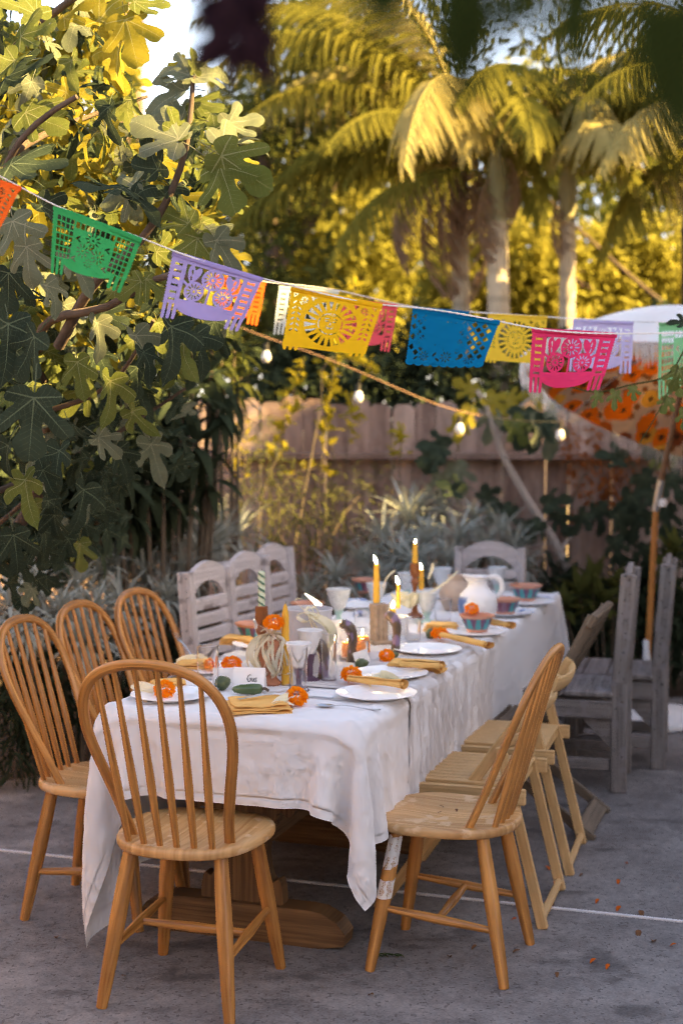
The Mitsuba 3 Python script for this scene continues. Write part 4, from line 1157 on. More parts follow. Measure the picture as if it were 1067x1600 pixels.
# ------------------------------------------------------------------ cloths: hung by a small cloth solver in table coordinates
def hang(u0, u1, v0, v1, h=.028, lift=0.0, steps=230, seed=1, rot=0.0, wr=.002, linen=False):
    r = np.random.default_rng(seed)
    nx, ny = int(round((u1 - u0) / h)) + 1, int(round((v1 - v0) / h)) + 1
    uu, vv = np.meshgrid(np.linspace(u0, u1, nx), np.linspace(v0, v1, ny), indexing='ij')
    c, s = math.cos(rot), math.sin(rot)
    cu, cv = (u0 + u1) / 2, (v0 + v1) / 2
    X = np.stack([cu + (uu - cu) * c - (vv - cv) * s, cv + (uu - cu) * s + (vv - cv) * c, np.full_like(uu, ZT + .003 + lift)], -1)
    X[..., 2] += r.normal(size=uu.shape) * .003
    Vl = np.zeros_like(X)
    hx, hy = (u1 - u0) / (nx - 1), (v1 - v0) / (ny - 1)
    hd = math.hypot(hx, hy)
    e = .004 + lift
    zt = ZT + lift
    X0 = X.copy()
    pin = (X[..., 0] > -TW + .004) & (X[..., 0] < -.004) & (X[..., 1] > .004) & (X[..., 1] < TL - .004)
    X[pin, 2] = zt
    X0[pin, 2] = zt
    cons = []
    for ax, d, L, w in ((0, 1, hx, 1.0), (1, 1, hy, 1.0)):
        n = (nx, ny)[ax]
        for par in (0, 1):
            i = np.arange(par, n - d, 2)
            cons.append((ax, i, d, L, w))
    for ax, L in ((0, hx), (1, hy)):
        n = (nx, ny)[ax]
        for par in (0, 1, 2, 3):
            i = np.array([k for k in range(n - 2) if k % 4 == par])
            if len(i): cons.append((ax, i, 2, 2 * L, .10))
    dt = .016
    for st in range(steps):
        Vl *= .965
        Vl[..., 2] -= 9.8 * dt
        P = X + Vl * dt
        for it in range(7):
            for ax, i, d, L, w in cons:
                a = (i, slice(None)) if ax == 0 else (slice(None), i)
                b = (i + d, slice(None)) if ax == 0 else (slice(None), i + d)
                dlt = P[b] - P[a]
                l = np.linalg.norm(dlt, axis=-1, keepdims=True)
                q = dlt * (.5 * w * (1 - L / np.maximum(l, 1e-9)))
                P[a] += q; P[b] -= q
            for sl in ((slice(0, None, 2), slice(0, None, 2)), (slice(1, None, 2), slice(0, None, 2)), (slice(0, None, 2), slice(1, None, 2)), (slice(1, None, 2), slice(1, None, 2))):
                for dx, dy in ((1, 1), (1, -1)):
                    ia = np.arange(nx)[sl[0]]; ja = np.arange(ny)[sl[1]]
                    ia = ia[ia + dx < nx]; ja = ja[(ja + dy < ny) & (ja + dy >= 0)]
                    a = np.ix_(ia, ja); b = np.ix_(ia + dx, ja + dy)
                    dlt = P[b] - P[a]
                    l = np.linalg.norm(dlt, axis=-1, keepdims=True)
                    q = dlt * (.5 * .25 * (1 - hd / np.maximum(l, 1e-9)))
                    P[a] += q; P[b] -= q
            u, v, z = P[..., 0], P[..., 1], P[..., 2]
            ins = (u > -TW - e) & (u < e) & (v > -e) & (v < TL + e) & (z < zt) & (z > ZT - .10)
            pen = np.stack([zt - z, e - u, u + TW + e, v + e, TL + e - v], -1)
            pen[..., 0] *= .6
            k = np.argmin(pen, -1)
            P[..., 2] = np.where(ins & (k == 0), zt, z)
            P[..., 0] = np.where(ins & (k == 1), e, np.where(ins & (k == 2), -TW - e, u))
            P[..., 1] = np.where(ins & (k == 3), -e, np.where(ins & (k == 4), TL + e, v))
            P[..., 2] = np.maximum(P[..., 2], .01)
            P[pin] = X0[pin]
        Vn = (P - X) / dt
        on = (P[..., 2] >= zt - 1e-6)
        X, Vl = P, Vn
    Z = np.stack([nd_zoom(X[..., k], 3, order=3, mode='nearest', grid_mode=False) for k in range(3)], -1)
    Uz = np.stack([nd_zoom(uu, 3, order=1), nd_zoom(vv, 3, order=1)], -1)
    top = Z[..., 2] > zt - .004
    Z[..., 2] = np.where(top, np.maximum(Z[..., 2], zt - .001), Z[..., 2])
    def fb(a, b, o, sd): return meshkit.fbm(np.stack([Uz[..., 0] * a, Uz[..., 1] * b, np.full(Uz.shape[:2], sd * 3.1)], -1), o, sd) - .5
    amt = np.where(top, .30, 1.0)
    if linen:
        w1 = 2.2 * fb(9, 26, 4, seed) + 1.2 * fb(16, 70, 3, seed + 5)
    else:
        w1 = 1.5 * fb(6, 6, 4, seed) + 1.0 * np.abs(fb(11, 11, 3, seed + 9)) * 2 + .9 * np.abs(fb(24, 24, 3, seed + 4)) * 2 + .5 * fb(34, 34, 3, seed + 3)
    cr = 0
    for q, lst in ((Uz[..., 0], (-1.12, -.70, -.28, .14)), (Uz[..., 1], (-.02, .40, .82, 1.24, 1.9, 2.4, 2.9))):
        for L in lst: cr = cr + np.exp(-np.abs((q - L) / .006) ** 1.3)
    w1 = w1 + (0 if linen else .32 * cr)
    gu, gv = np.gradient(Z, axis=0), np.gradient(Z, axis=1)
    n = np.cross(gu, gv); n /= np.maximum(np.linalg.norm(n, axis=-1, keepdims=True), 1e-12)
    n *= np.sign((n * A([.2, -.1, 1.0])).sum(-1, keepdims=True) + 1e-9)
    Z = Z + n * (w1 * wr * amt)[..., None]
    if linen: Z[..., 2] = np.where(top, Z[..., 2] + .002, Z[..., 2])
    W = ORG + Z[..., :1] * EU + Z[..., 1:2] * EV + Z[..., 2:] * A([0, 0, 1.0])
    return W.reshape(-1, 3), grid(W.shape[0], W.shape[1]), Uz.reshape(-1, 2)


CL1 = hang(-TW - .50, .31, -.226, 1.55, .028, .004, 230, 1, wr=.0046)
CL2 = hang(-TW - .30, .34, .50, 1.72, .026, .0065, 190, 2, math.radians(-4), wr=.010, linen=True)
CL3 = hang(-TW - .30, .44, 1.45, TL + .34, .032, .0, 190, 3, wr=.0046)
solo('tablecloth', CL1, 'm_cloth', 'plain white tablecloth over the near end, its corner hanging low at the left', 'tablecloth', True)
solo('tablecloth', CL2, 'm_linen', 'crinkled off-white linen cloth lying across the middle of the table', 'tablecloth', True)
solo('tablecloth', CL3, 'm_cloth', 'white tablecloth over the far end of the table', 'tablecloth', True)

# ------------------------------------------------------------------ umbrella
um = thing('patio_umbrella', 'tilted fringed patio umbrella, white outside with orange floral print inside, at the right edge', 'umbrella')
UC, UR, UAZ, UT, UH = A([1.806, 7.242, 1.659]), .93, .994, .403, .50
UN = A([math.sin(UT) * math.sin(UAZ), math.sin(UT) * math.cos(UAZ), math.cos(UT)])
E1 = A([math.cos(UAZ), -math.sin(UAZ), 0]); E2 = np.cross(UN, E1)


def floral(p, n, uv):
    d1, d2, c = mikit.voronoi(uv.x * 9.0, uv.y * 9.0)
    e1, e2, c2 = mikit.voronoi(uv.x * 15 + 9, uv.y * 15 + 4)
    base = mix((.62, .46, .34), (.58, .36, .20), fbm(uv.x * 3, uv.y * 3, 0, 2))
    w = .15 * (fbm(uv.x * 30, uv.y * 30, 1.0, 2) - .5)
    fl = 1 - smoothstep(.46, .50, d1 + w)
    col = mix((.78, .19, .012), (.24, .07, .025), smoothstep(.62, .66, c))
    col = mix(col, (.80, .42, .06), smoothstep(.80, .84, c))
    core = 1 - smoothstep(.12, .16, d1 + w)
    out = mix(base, col, fl * smoothstep(.05, .07, c))
    out = mix(out, (.10, .04, .02), core * smoothstep(.2, .22, c))
    lf = (1 - smoothstep(.25, .3, e1 + w)) * smoothstep(.6, .62, c2) * (1 - fl)
    return mix(out, (.26, .10, .03), lf)


B['m_umb_out'] = thin((.80, .78, .76), .8, .55)
B['m_umb_in'] = thin(proc(floral), .8, .8)
B['m_fringe'] = thin((.78, .76, .74), .9, .5)


def canopy(off, s0, s1, nr=16, nt=96):
    s = np.linspace(s0, s1, nr); t = np.linspace(0, 2 * math.pi, nt + 1)
    pan = np.abs(np.cos(4 * t))  # eight panels, taut between the ribs
    rr = s[:, None] * (1 - .045 * (1 - pan)[None] ** 1.5 * s[:, None] ** 2)
    zz = UH * (1 - s[:, None] ** 1.9) - .012 * (1 - pan)[None] * s[:, None]
    P = UC + UR * rr[..., None] * (np.cos(t)[None, :, None] * E1 + np.sin(t)[None, :, None] * E2) + (zz + off)[..., None] * UN
    U = np.stack([rr * np.cos(t), rr * np.sin(t)], -1)
    return P.reshape(-1, 3), grid(nr, nt + 1), U.reshape(-1, 2)


part(um, 'canopy', canopy(0.0, .02, 1.0), 'm_umb_out', True, label='white outer cloth of the canopy')
part(um, 'lining', canopy(-.008, .02, .995), 'm_umb_in', True, label='orange and brown floral lining')
fr = []
for i in range(460):
    t = i / 460 * 2 * math.pi
    pan = abs(math.cos(4 * t))
    r0 = UR * (1 - .045 * (1 - pan) ** 1.5)
    p = UC + r0 * (math.cos(t) * E1 + math.sin(t) * E2) - .012 * (1 - pan) * UN
    d = A([R.uniform(-.15, .15), R.uniform(-.15, .15), -1.0])
    fr.append(orient(d[None], A([[math.cos(t), math.sin(t), 0.1]]), p[None], R.uniform(.09, .125))[0])
part(um, 'fringe', scatter(blade(1.0, .09, 2, .1, 0, .2, 0), A(fr)), 'm_fringe', kind='stuff')
hub = UC + UN * (UH - .02)
bas = G(1014, 1128) * A([1, 1, 0])
j1 = D(1011, 1000, bas[1]); j2 = D(1025, 785, bas[1] - .02); tp = D(1062, 620, 7.36)
part(um, 'base', mv(lathe([(0, 0), (.28, 0), (.30, .012), (.30, .035), (.27, .055), (.08, .075), (.05, .10), (0, .10)], 40), A([bas[0], bas[1], 0])), 'm_white', 50)
part(um, 'socket', tube([(j1[0], j1[1], .08), (j1[0], j1[1], j1[2])], .021, 14), 'm_white', True)
part(um, 'pole', tube([j1 - A([0, 0, .2]), j2], .0165, 12), 'm_pole_lit', True)
part(um, 'joint', tube([j2 - (j2 - j1) * .06, j2 + (tp - j2) * .22], .021, 12), 'm_metal', True)
part(um, 'knob', mv(lathe([(0, -.02), (.02, -.02), (.026, 0), (.02, .02), (0, .02)], 14), j2 + A([.03, -.02, .0])), 'm_white', 40)
B['m_pole_dark'] = pr(proc(wood((.10, .045, .02), (.20, .10, .045), 22)), .45)
part(um, 'pole', tube([j2, tp, (tp + hub) / 2 + A([.01, 0, .02]), hub], .0165, 12), 'm_pole_dark', True)
for i in range(8):
    t = (i + .0) * math.pi / 4
    e = UC + UR * .985 * (math.cos(t) * E1 + math.sin(t) * E2) - UN * .012
    s = np.linspace(0.03, .985, 9)
    pts = [UC + UR * q * (math.cos(t) * E1 + math.sin(t) * E2) + (UH * (1 - q ** 1.9) - .02) * UN for q in s]
    part(um, 'rib', tube(pts, .005, 6), 'm_metal', True)

# ------------------------------------------------------------------ string of bulbs across the garden
sl = thing('light_string', 'string of unlit bulbs on an orange cord above the fence', 'string lights')
B['m_cord'] = pr((.30, .17, .10), .7)
B['m_bulb'] = pr((.80, .76, .70), .15, clearcoat=.6)
SLY = 7.9
cp = spline([D(300, 470, SLY), D(378, 512, SLY), D(500, 556, SLY), D(620, 606, SLY), D(690, 634, SLY + .1), D(790, 655, SLY + .2), D(880, 658, SLY + .3), D(990, 640, SLY + .4), D(1090, 600, SLY + .5)], 60)
part(sl, 'cord', tube(cp[:34], .0028, 6), 'm_cord', True)
part(sl, 'wire', tube(cp[33:], .0020, 5), 'm_dark', True)
for px, py in ((416, 549), (560, 612), (718, 662), (875, 672)):
    i = int(np.argmin(np.abs(cp[:, 0] - D(px, py, SLY)[0])))
    p = D(px, py, cp[i][1])
    bl = part(sl, 'bulb', mv(lathe([(0, -.062), (.014, -.058), (.024, -.042), (.026, -.028), (.020, -.008), (.013, .004), (.012, .006), (0, .006)], 16), p - A([0, 0, .0])), 'm_bulb', True)
    part(bl, 'cap', tube([p + A([0, 0, .004]), p + A([0, 0, .045])], .014, 10), 'm_dark', True)
    part(sl, 'drop_wire', tube([p + A([0, 0, .04]), cp[i]], .003, 5), 'm_dark', True)

# ------------------------------------------------------------------ cut-paper banners
def ell(x, y, a, b, rot=0):
    return affinity.rotate(affinity.scale(Point(x, y).buffer(1, 10), a, b), rot, origin=(x, y))


def petals(x, y, r0, r1, n, w, a0=0):
    return [ell(x + math.cos(a) * (r0 + r1) / 2, y + math.sin(a) * (r0 + r1) / 2, (r1 - r0) / 2, w, math.degrees(a)) for a in (a0 + 2 * math.pi * i / n for i in range(n))]


def sheet_shape(bottom='scallop', fr=(.18, .5)):
    """Unit width, hanging from y = 0 to -.66."""
    h = .66
    s = sbox(0, -h, 1, 0)
    if bottom in ('bow', 'both'):
        s = s.difference(sbox(-.1, -h - .1, 1.1, -h + .13)).union(ell(.5, -h + .13, .34, .12))
    if bottom in ('scallop',):
        s = s.difference(sbox(-.1, -h - .1, 1.1, -h + .05))
        s = unary_union([s] + [ell((i + .5) / 9, -h + .05, .06, .04) for i in range(9)])
    if bottom in ('fringe', 'both'):
        for x0 in (0, .80):
            s = unary_union([s] + [sbox(x0 + .008 + i * .068, -h - .02, x0 + .052 + i * .068, -h + .16) for i in range(3)] + [Point(x0 + .03 + i * .068, -h - .02).buffer(.022) for i in range(3)])
    e = [Point(0, -.03 - i * .034).buffer(.010) for i in range(17)] + [Point(1, -.03 - i * .034).buffer(.010) for i in range(17)]
    return s.difference(unary_union(e))


def ladder(x0, x1, y0, y1, n):
    out = []
    st = (y1 - y0) / n
    for i in range(n):
        y = y0 + st * (i + .5)
        out.append(Polygon([(x0, y - st * .30), (x0 + .012, y - st * .14), (x1 - .012, y - st * .14), (x1, y - st * .30), (x1, y + st * .30), (x1 - .012, y + st * .14), (x0 + .012, y + st * .14), (x0, y + st * .30)]))
    return out


def lattice(x0, x1, y0, y1, nx, ny, g=.25):
    w, h = (x1 - x0) / nx, (y1 - y0) / ny
    return [sbox(x0 + w * (i + g / 2), y0 + h * (j + g / 2), x0 + w * (i + 1 - g / 2), y0 + h * (j + 1 - g / 2)) for i in range(nx) for j in range(ny)]


def d_flowers():
    h = ladder(.055, .135, -.52, -.07, 6) + ladder(.865, .945, -.52, -.07, 6)
    win = sbox(.185, -.47, .815, -.08)
    fl = [(.5, -.185, .125), (.33, -.36, .115), (.67, -.36, .115)]
    keep = [Point(x, y).buffer(r) for x, y, r in fl] + [ell(.26, -.18, .045, .10, 12), ell(.74, -.18, .045, .10, -12), ell(.31, -.17, .04, .09, -25), ell(.69, -.17, .04, .09, 25)]
    keep += [LineString([(.5, -.08), (.5, -.47)]).buffer(.012), LineString([(.185, -.27), (.33, -.36), (.5, -.185), (.67, -.36), (.815, -.27)]).buffer(.014), LineString([(.33, -.36), (.33, -.47)]).buffer(.012), LineString([(.67, -.36), (.67, -.47)]).buffer(.012), LineString([(.26, -.08), (.29, -.36)]).buffer(.010), LineString([(.74, -.08), (.71, -.36)]).buffer(.010)]
    h.append(win.difference(unary_union(keep)))
    for x, y, r in fl:
        h += petals(x, y, r * .32, r * .82, 12, r * .075) + [Point(x, y).buffer(r * .12)]
    for x, y, a in ((.26, -.18, 12), (.74, -.18, -12)):
        h += [ell(x, y + .03, .010, .03, a), ell(x, y - .04, .010, .03, a)]
    return sheet_shape('both').difference(unary_union(h))


def d_sun():
    h = [ell(.5, -.345, .298, .262).difference(ell(.5, -.345, .165, .150)).difference(unary_union(
        [affinity.scale(Polygon([(.5 + math.cos(a - .085) * .15, -.345 + math.sin(a - .085) * .15), (.5 + math.cos(a) * .36, -.345 + math.sin(a) * .36), (.5 + math.cos(a + .085) * .15, -.345 + math.sin(a + .085) * .15)]).buffer(.012), 1, .95) for a in (2 * math.pi * i / 20 for i in range(20))]))]
    arcs = ell(.5, -.345, .142, .128).difference(ell(.5, -.345, .130, .117))
    h.append(arcs.difference(unary_union([sbox(.49, -.6, .51, -.1), affinity.rotate(sbox(.49, -.6, .51, -.1), 60), affinity.rotate(sbox(.49, -.6, .51, -.1), -60)])))
    h += [ell(.455, -.315, .022, .009), ell(.545, -.315, .022, .009), ell(.45, -.285, .028, .006, 12), ell(.55, -.285, .028, .006, -12), Polygon([(.497, -.32), (.488, -.365), (.512, -.365), (.503, -.32)]), ell(.5, -.395, .042, .010), ell(.46, -.375, .012, .005, 30), ell(.54, -.375, .012, .005, -30)]
    h += [Point(.5 + dx, -.245).buffer(.006) for dx in (-.04, -.013, .013, .04)]
    for sx in (-1, 1):
        c = .5 + sx * .40
        for i in range(6):
            y = -.16 - i * .062
            h += [ell(c - .032, y, .026, .010, 40), ell(c + .032, y, .026, .010, -40)]
        h += petals(.5 + sx * .33, -.12, .012, .045, 8, .008)
        h += [Polygon([(.5 + sx * .27, -.07), (.5 + sx * .20, -.07), (.5 + sx * .24, -.12)]), Polygon([(.5 + sx * .46, -.06), (.5 + sx * .40, -.06), (.5 + sx * .45, -.11)])]
    return sheet_shape('both' if False else 'fringe').difference(unary_union(h))


def d_green():
    h = lattice(.05, .26, -.52, -.07, 4, 7) + lattice(.74, .95, -.52, -.07, 4, 7) + lattice(.27, .73, -.16, -.07, 8, 1)
    for x, y, r, n in ((.5, -.23, .11, 10), (.40, -.38, .10, 9), (.60, -.40, .10, 9), (.5, -.50, .07, 8)):
        h += petals(x, y, r * .35, r * .85, n, r * .08) + [Point(x, y).buffer(r * .12)]
    for x, y in ((.32, -.25), (.68, -.27), (.50, -.33), (.30, -.48), (.70, -.50)):
        h += [ell(x, y, .035, .013, 40), ell(x + .02, y - .03, .025, .010, -30)]
    return sheet_shape('both').difference(unary_union(h))


def d_blue():
    h = []
    for i in range(9):
        for j in range(8):
            x, y = .05 + i * .115 + (j % 2) * .0575, -.09 - j * .058
            if (x > .60 or x < .17) and x < .95 and y > -.50:
                h.append(affinity.rotate(sbox(x - .026, y - .026, x + .026, y + .026), 45))
    for x, y, r in ((.22, -.53, .07), (.5, -.52, .08), (.80, -.54, .075)):
        h += petals(x, y, r * .35, r * .95, 9, r * .10) + [Point(x, y).buffer(r * .14)]
    for x, y, a in ((.35, -.50, 50), (.40, -.56, -30), (.62, -.44, 60), (.66, -.53, 30), (.33, -.40, 70), (.12, -.56, 40), (.44, -.42, -50)):
        h.append(ell(x, y, .032, .012, a))
    for i in range(7):
        h.append(ell(.22 + i * .05, -.10, .012, .008))
    return sheet_shape('scallop').difference(unary_union(h))


PAP = {}
for nme, c in dict(green=(.045, .34, .105), lilac=(.36, .30, .60), yellow=(.80, .48, .015), blue=(.005, .155, .34), pink=(.72, .045, .15), orange=(.78, .13, .02), white=(.74, .76, .68), red=(.76, .10, .13), yellow2=(.80, .55, .05), lilac2=(.52, .46, .72), green2=(.25, .58, .28)).items():
    B['m_paper_' + nme] = thin(c, .8, .55)
    PAP[nme] = 'm_paper_' + nme
DES = dict(flowers=d_flowers(), sun=d_sun(), green=d_green(), blue=d_blue())


def paper_mesh(poly):
    ms = []
    for g in getattr(poly, 'geoms', [poly]):
        if g.area < 1e-5: continue
        v, f = trimesh.creation.triangulate_polygon(g, engine='earcut')
        ms.append((np.column_stack([v, np.zeros(len(v))]), f, np.array(v)))
    V, F, U = join(ms)
    v2, f2 = trimesh.remesh.subdivide_to_size(V, F, .09, max_iter=12)
    return v2, f2


DM = {k: paper_mesh(v.simplify(.0015)) for k, v in DES.items()}


def banner(label, des, mat, c0, c1, c2, c3, y0, y1, sway=.012, seed=0, group=None):
    """Corners in the photograph (top left, top right, bottom right, bottom left) at depths y0 (left) and y1 (right)."""
    v, f = DM[des]
    k = thing('paper_banner', label, 'banner', group)
    P = [D(*c0, y0), D(*c1, y1), D(*c2, y1 - .02), D(*c3, y0 - .02)]
    a, b = v[:, 0:1], -v[:, 1:2] / .66
    W = P[0] * (1 - a) * (1 - b) + P[1] * a * (1 - b) + P[2] * a * b + P[3] * (1 - a) * b
    n = nrm(np.cross(P[1] - P[0], P[3] - P[0]))
    W = W + n * (meshkit.fbm(np.column_stack([v[:, :2] * 4, np.full(len(v), seed * 2.7)]), 3, seed)[:, None] - .5) * .022 * b ** .5 + n * (1.5 * sway * b * np.sin(a * 5 + seed) + .3 * sway * np.sin(b * 4 + a * 3 + seed * 2))
    part(k, 'sheet', (W, f, None), mat, True)
    t = (P[1] - P[0])
    q = [P[0] + t * i / 8 for i in range(9)]
    dn = nrm((P[3] - P[0]) + (P[2] - P[1]))
    part(k, 'folded_edge', tube([x + dn * .004 - n * .001 for x in q], np.tile([[.0065, .0016]], (9, 1)), 8, ref=n), mat, True)
    return k


B['m_string'] = pr((.74, .72, .70), .8)
BY = (3.35, 3.4, 3.45, 3.5, 3.55, 3.6)
banner('orange paper banner cut off by the left edge', 'sun', PAP['orange'], (-118, 243), (34, 293), (0, 358), (-150, 350), BY[0], BY[0], seed=1)
banner('green cut-paper banner with lattice sides hanging among the fig leaves', 'green', PAP['green'], (84, 320), (222, 373), (190, 452), (76, 416), BY[1], BY[1], .014, 2)
banner('lilac cut-paper banner with ladder sides and flowers', 'flowers', PAP['lilac'], (270, 392), (411, 435), (375, 512), (250, 490), BY[2], BY[2], .008, 3)
banner('yellow cut-paper banner with a smiling sun face', 'sun', PAP['yellow'], (455, 447), (598, 476), (571, 553), (441, 541), BY[3], BY[3], .006, 4)
banner('blue cut-paper banner with scalloped lower edge', 'blue', PAP['blue'], (645, 481), (781, 502), (752, 576), (632, 572), BY[4], BY[4], .008, 5)
banner('bright pink cut-paper banner with ladder sides and five flowers', 'flowers', PAP['pink'], (831, 513), (964, 521), (938, 605), (825, 608), BY[5], BY[5], .007, 6)
SY2 = 5.4
banner('small orange banner on the rear line, half behind the lilac one', 'flowers', PAP['orange'], (318, 425), (416, 441), (404, 506), (310, 490), SY2, SY2, .008, 7)
banner('white banner with greenish edge on the rear line, half behind the sun banner', 'flowers', PAP['white'], (436, 447), (530, 455), (520, 520), (426, 517), SY2, SY2, .008, 8)
banner('coral red banner on the rear line between sun and blue banners', 'flowers', PAP['red'], (535, 467), (622, 476), (610, 545), (528, 537), SY2 + .1, SY2 + .1, .008, 9)
banner('blue banner on the rear line peeping over the big blue one', 'blue', PAP['blue'], (652, 480), (733, 487), (728, 552), (645, 545), SY2 + .1, SY2 + .1, .008, 10)
banner('pale yellow banner on the rear line between blue and pink banners', 'sun', PAP['yellow2'], (762, 490), (855, 495), (850, 568), (757, 562), SY2 + .2, SY2 + .2, .008, 11)
banner('pale lilac banner on the rear line in front of the umbrella', 'flowers', PAP['lilac2'], (895, 500), (990, 503), (986, 580), (888, 575), SY2 + .2, SY2 + .2, .008, 12)
banner('pale green banner on the rear line at the right edge', 'green', PAP['green2'], (1029, 504), (1125, 503), (1120, 585), (1028, 618), SY2 + .3, SY2 + .3, .008, 13)


def cord(label, px, y0, y1, r):
    P = [D(x, y, y0 + (y1 - y0) * i / (len(px) - 1)) for i, (x, y) in enumerate(px)]
    c = spline(P, 120)
    ph = np.linspace(0, 120 * 3.1, 120)
    c1 = [tube(c + np.stack([0 * ph, np.cos(ph + o), np.sin(ph + o)], 1) * r * .5, r * .7, 5) for o in (0, math.pi)]
    solo('bunting_cord', join(c1), 'm_string', label, 'cord', True)


cord('white twisted cord carrying the front row of paper banners', [(-140, 236), (34, 293), (84, 319), (222, 372), (270, 391), (411, 435), (455, 446), (598, 476), (645, 480), (781, 502), (831, 512), (964, 521), (1130, 520)], 3.35, 3.62, .0024)
cord('thinner white cord of the rear row of paper banners', [(200, 400), (318, 424), (416, 440), (530, 454), (622, 475), (733, 487), (855, 495), (990, 502), (1125, 502)], 5.4, 5.7, .003)

# ------------------------------------------------------------------ things on the table
ZC = ZT + .0055


def S(px, py):
    """Metres per pixel of the photograph where the table stands at that place."""
    return G(px, py, ZC)[1] / FPX * 1.0


def at(px, py, rot=0.0, s=1.0, z=ZC):
    p = G(px, py, ZC)
    return m44(rotz(rot), [p[0], p[1], z], s)


B['m_glass'] = {'type': 'dielectric', 'int_ior': 1.5}
B['m_frost'] = pr(proc(lambda p, n, uv: mix((.32, .36, .40), (.70, .72, .75), fbm(p.x * 130, p.y * 130, p.z * 130, 2))), .35, spec=.6, bump=lambda p, n, uv: fbm(p.x * 160, p.y * 160, p.z * 160, 2), bscale=.003, spec_trans=.0)
B['m_seafoam'] = pr((.34, .50, .47), .12, spec=.7)
B['m_plate'] = pr((.80, .81, .83), .18, spec=.6, clearcoat=.5)
B['m_wax'] = pr((.78, .44, .05), .5, spec=.3, sheen=.2)
B['m_wax_orange'] = pr((.80, .26, .05), .5)
B['m_wick'] = pr((.03, .025, .02), .9)
B['m_turned'] = pr(proc(wood((.16, .045, .012), (.34, .12, .035), 22)), .35)
B['m_terra'] = pr((.48, .20, .11), .7)
B['m_husk'] = thin(leafcol((.62, .55, .36), (.78, .74, .60), 30.0), .8, .35)
B['m_husk_w'] = thin(leafcol((.74, .68, .46), (.86, .82, .66), 30.0), .8, .35)
B['m_napkin'] = pr(proc(lambda p, n, uv: mix((.66, .36, .10), (.76, .46, .16), fbm(p.x * 90, p.y * 90, p.z * 90, 3))), .85, spec=.1, bump=lambda p, n, uv: noise(p.x * 700, p.y * 700, p.z * 700), bscale=.0008)
B['m_mari'] = thin(leafcol((.86, .19, .004), (.92, .32, .012), 90.0), .7, .5)
B['m_silver_m'] = pr((.58, .57, .56), .22, metallic=1.0)
B['m_pepper'] = pr(proc(lambda p, n, uv: mix((.035, .075, .02), (.10, .14, .05), fbm(p.x * 40, p.y * 40, p.z * 40, 3))), .25, spec=.6)
B['m_avocado'] = pr(proc(lambda p, n, uv: mix((.03, .05, .02), (.12, .14, .06), fbm(p.x * 90, p.y * 90, p.z * 90, 3))), .4)
B['m_card'] = pr((.82, .80, .78), .8)
B['m_ink'] = pr((.04, .04, .05), .8)
B['m_ceramic'] = pr(proc(lambda p, n, uv: mix((.68, .66, .65), (.78, .76, .74), fbm(p.x * 60, p.y * 60, p.z * 60, 3))), .4)
B['m_pod'] = pr(proc(lambda p, n, uv: mix(mix((.035, .022, .018), (.15, .10, .06), fbm(p.x * 70, p.y * 70, p.z * 30, 3)), (.20, .13, .22), smoothstep(.5, .62, fbm(p.x * 40 + 3, p.y * 40, p.z * 25, 3)))), .3, spec=.6)
B['m_bluecloth'] = pr(proc(lambda p, n, uv: mix((.06, .13, .36), (.66, .68, .74), smoothstep(.48, .52, noise(p.x * 60, p.y * 60, 0)))), .85)
B['m_flame'] = pr((.9, .6, .2), .5)

# plates: a scalloped rim, stacked in twos
def plate_mesh(r=.125, scal=.018):
    t = np.linspace(0, 2 * math.pi, 97)
    k = 1 + scal * (np.abs(np.cos(t * 6)) - .6)
    prof = [(0, .004), (.55, .004), (.62, .006), (.80, .013), (.97, .017), (1.0, .0185), (1.0, .0165), (.80, .010), (.60, .0), (0, 0)]
    V = A([np.column_stack([r * q * np.cos(t) * (k if q > .6 else 1), r * q * np.sin(t) * (k if q > .6 else 1), np.full(97, z)]) for q, z in prof])
    return V.reshape(-1, 3), grid(len(prof), 97)[:, ::-1], None


PLD = shape(plate_mesh(), 'm_plate', 40)
GP = 'white scalloped plates'
for px, py, lab in ((588, 1090, 'white scalloped plate nearest on the right side of the table'), (610, 1058, 'white scalloped plate in front of the second napkin on the right'), (668, 1020, 'white scalloped plate in the middle of the right side'),
                    (742, 992, 'white plate under the near painted bowl'), (790, 961, 'white plate under the middle painted bowl'), (828, 944, 'white plate under the farthest painted bowl'),
                    (268, 1092, 'white plate behind the hoop of the foreground chair'), (415, 1012, 'white plate by the folded yellow napkins on the left'), (318, 1050, 'white plate behind the clear tumbler on the left'), (560, 950, 'white plate at the far left of the table'), (675, 935, 'white plate at the far head of the table')):
    solo('plate', PLD, None, lab, 'plate', M=at(px, py, R.uniform(0, 3), 1.0 if py > 1000 else .95))

# tumblers
def glass_mesh(r=.034, h=.145, t=.0022, base=.012):
    return lathe([(0, 0), (r * .92, 0), (r * .96, .003), (r, h - .001), (r - t * .5, h), (r - t, h - .001), (r * .94 - t, base), (r * .5, base - .002), (0, base - .002)], 36)


for px, py, r, h, lab in ((325, 1081, .0345, .147, 'tall clear tumbler in front of the place cards, left of the name card Gus'), (466, 1084, .029, .145, 'tall clear tumbler under the nearer white goblet'),
                          (514, 1066, .026, .16, 'tall clear glass by the corn husk ribbon'), (645, 1004, .031, .098, 'clear tumbler right of the dark hooked pod'), (692, 974, .036, .105, 'clear tumbler left of the white pitcher'), (553, 1032, .052, .075, 'wide clear glass around the orange candles'),
                          (565, 985, .03, .09, 'clear tumbler behind the white cup')):
    solo('tumbler', glass_mesh(r, h), 'm_glass', lab, 'glass', 40, M=at(px, py))

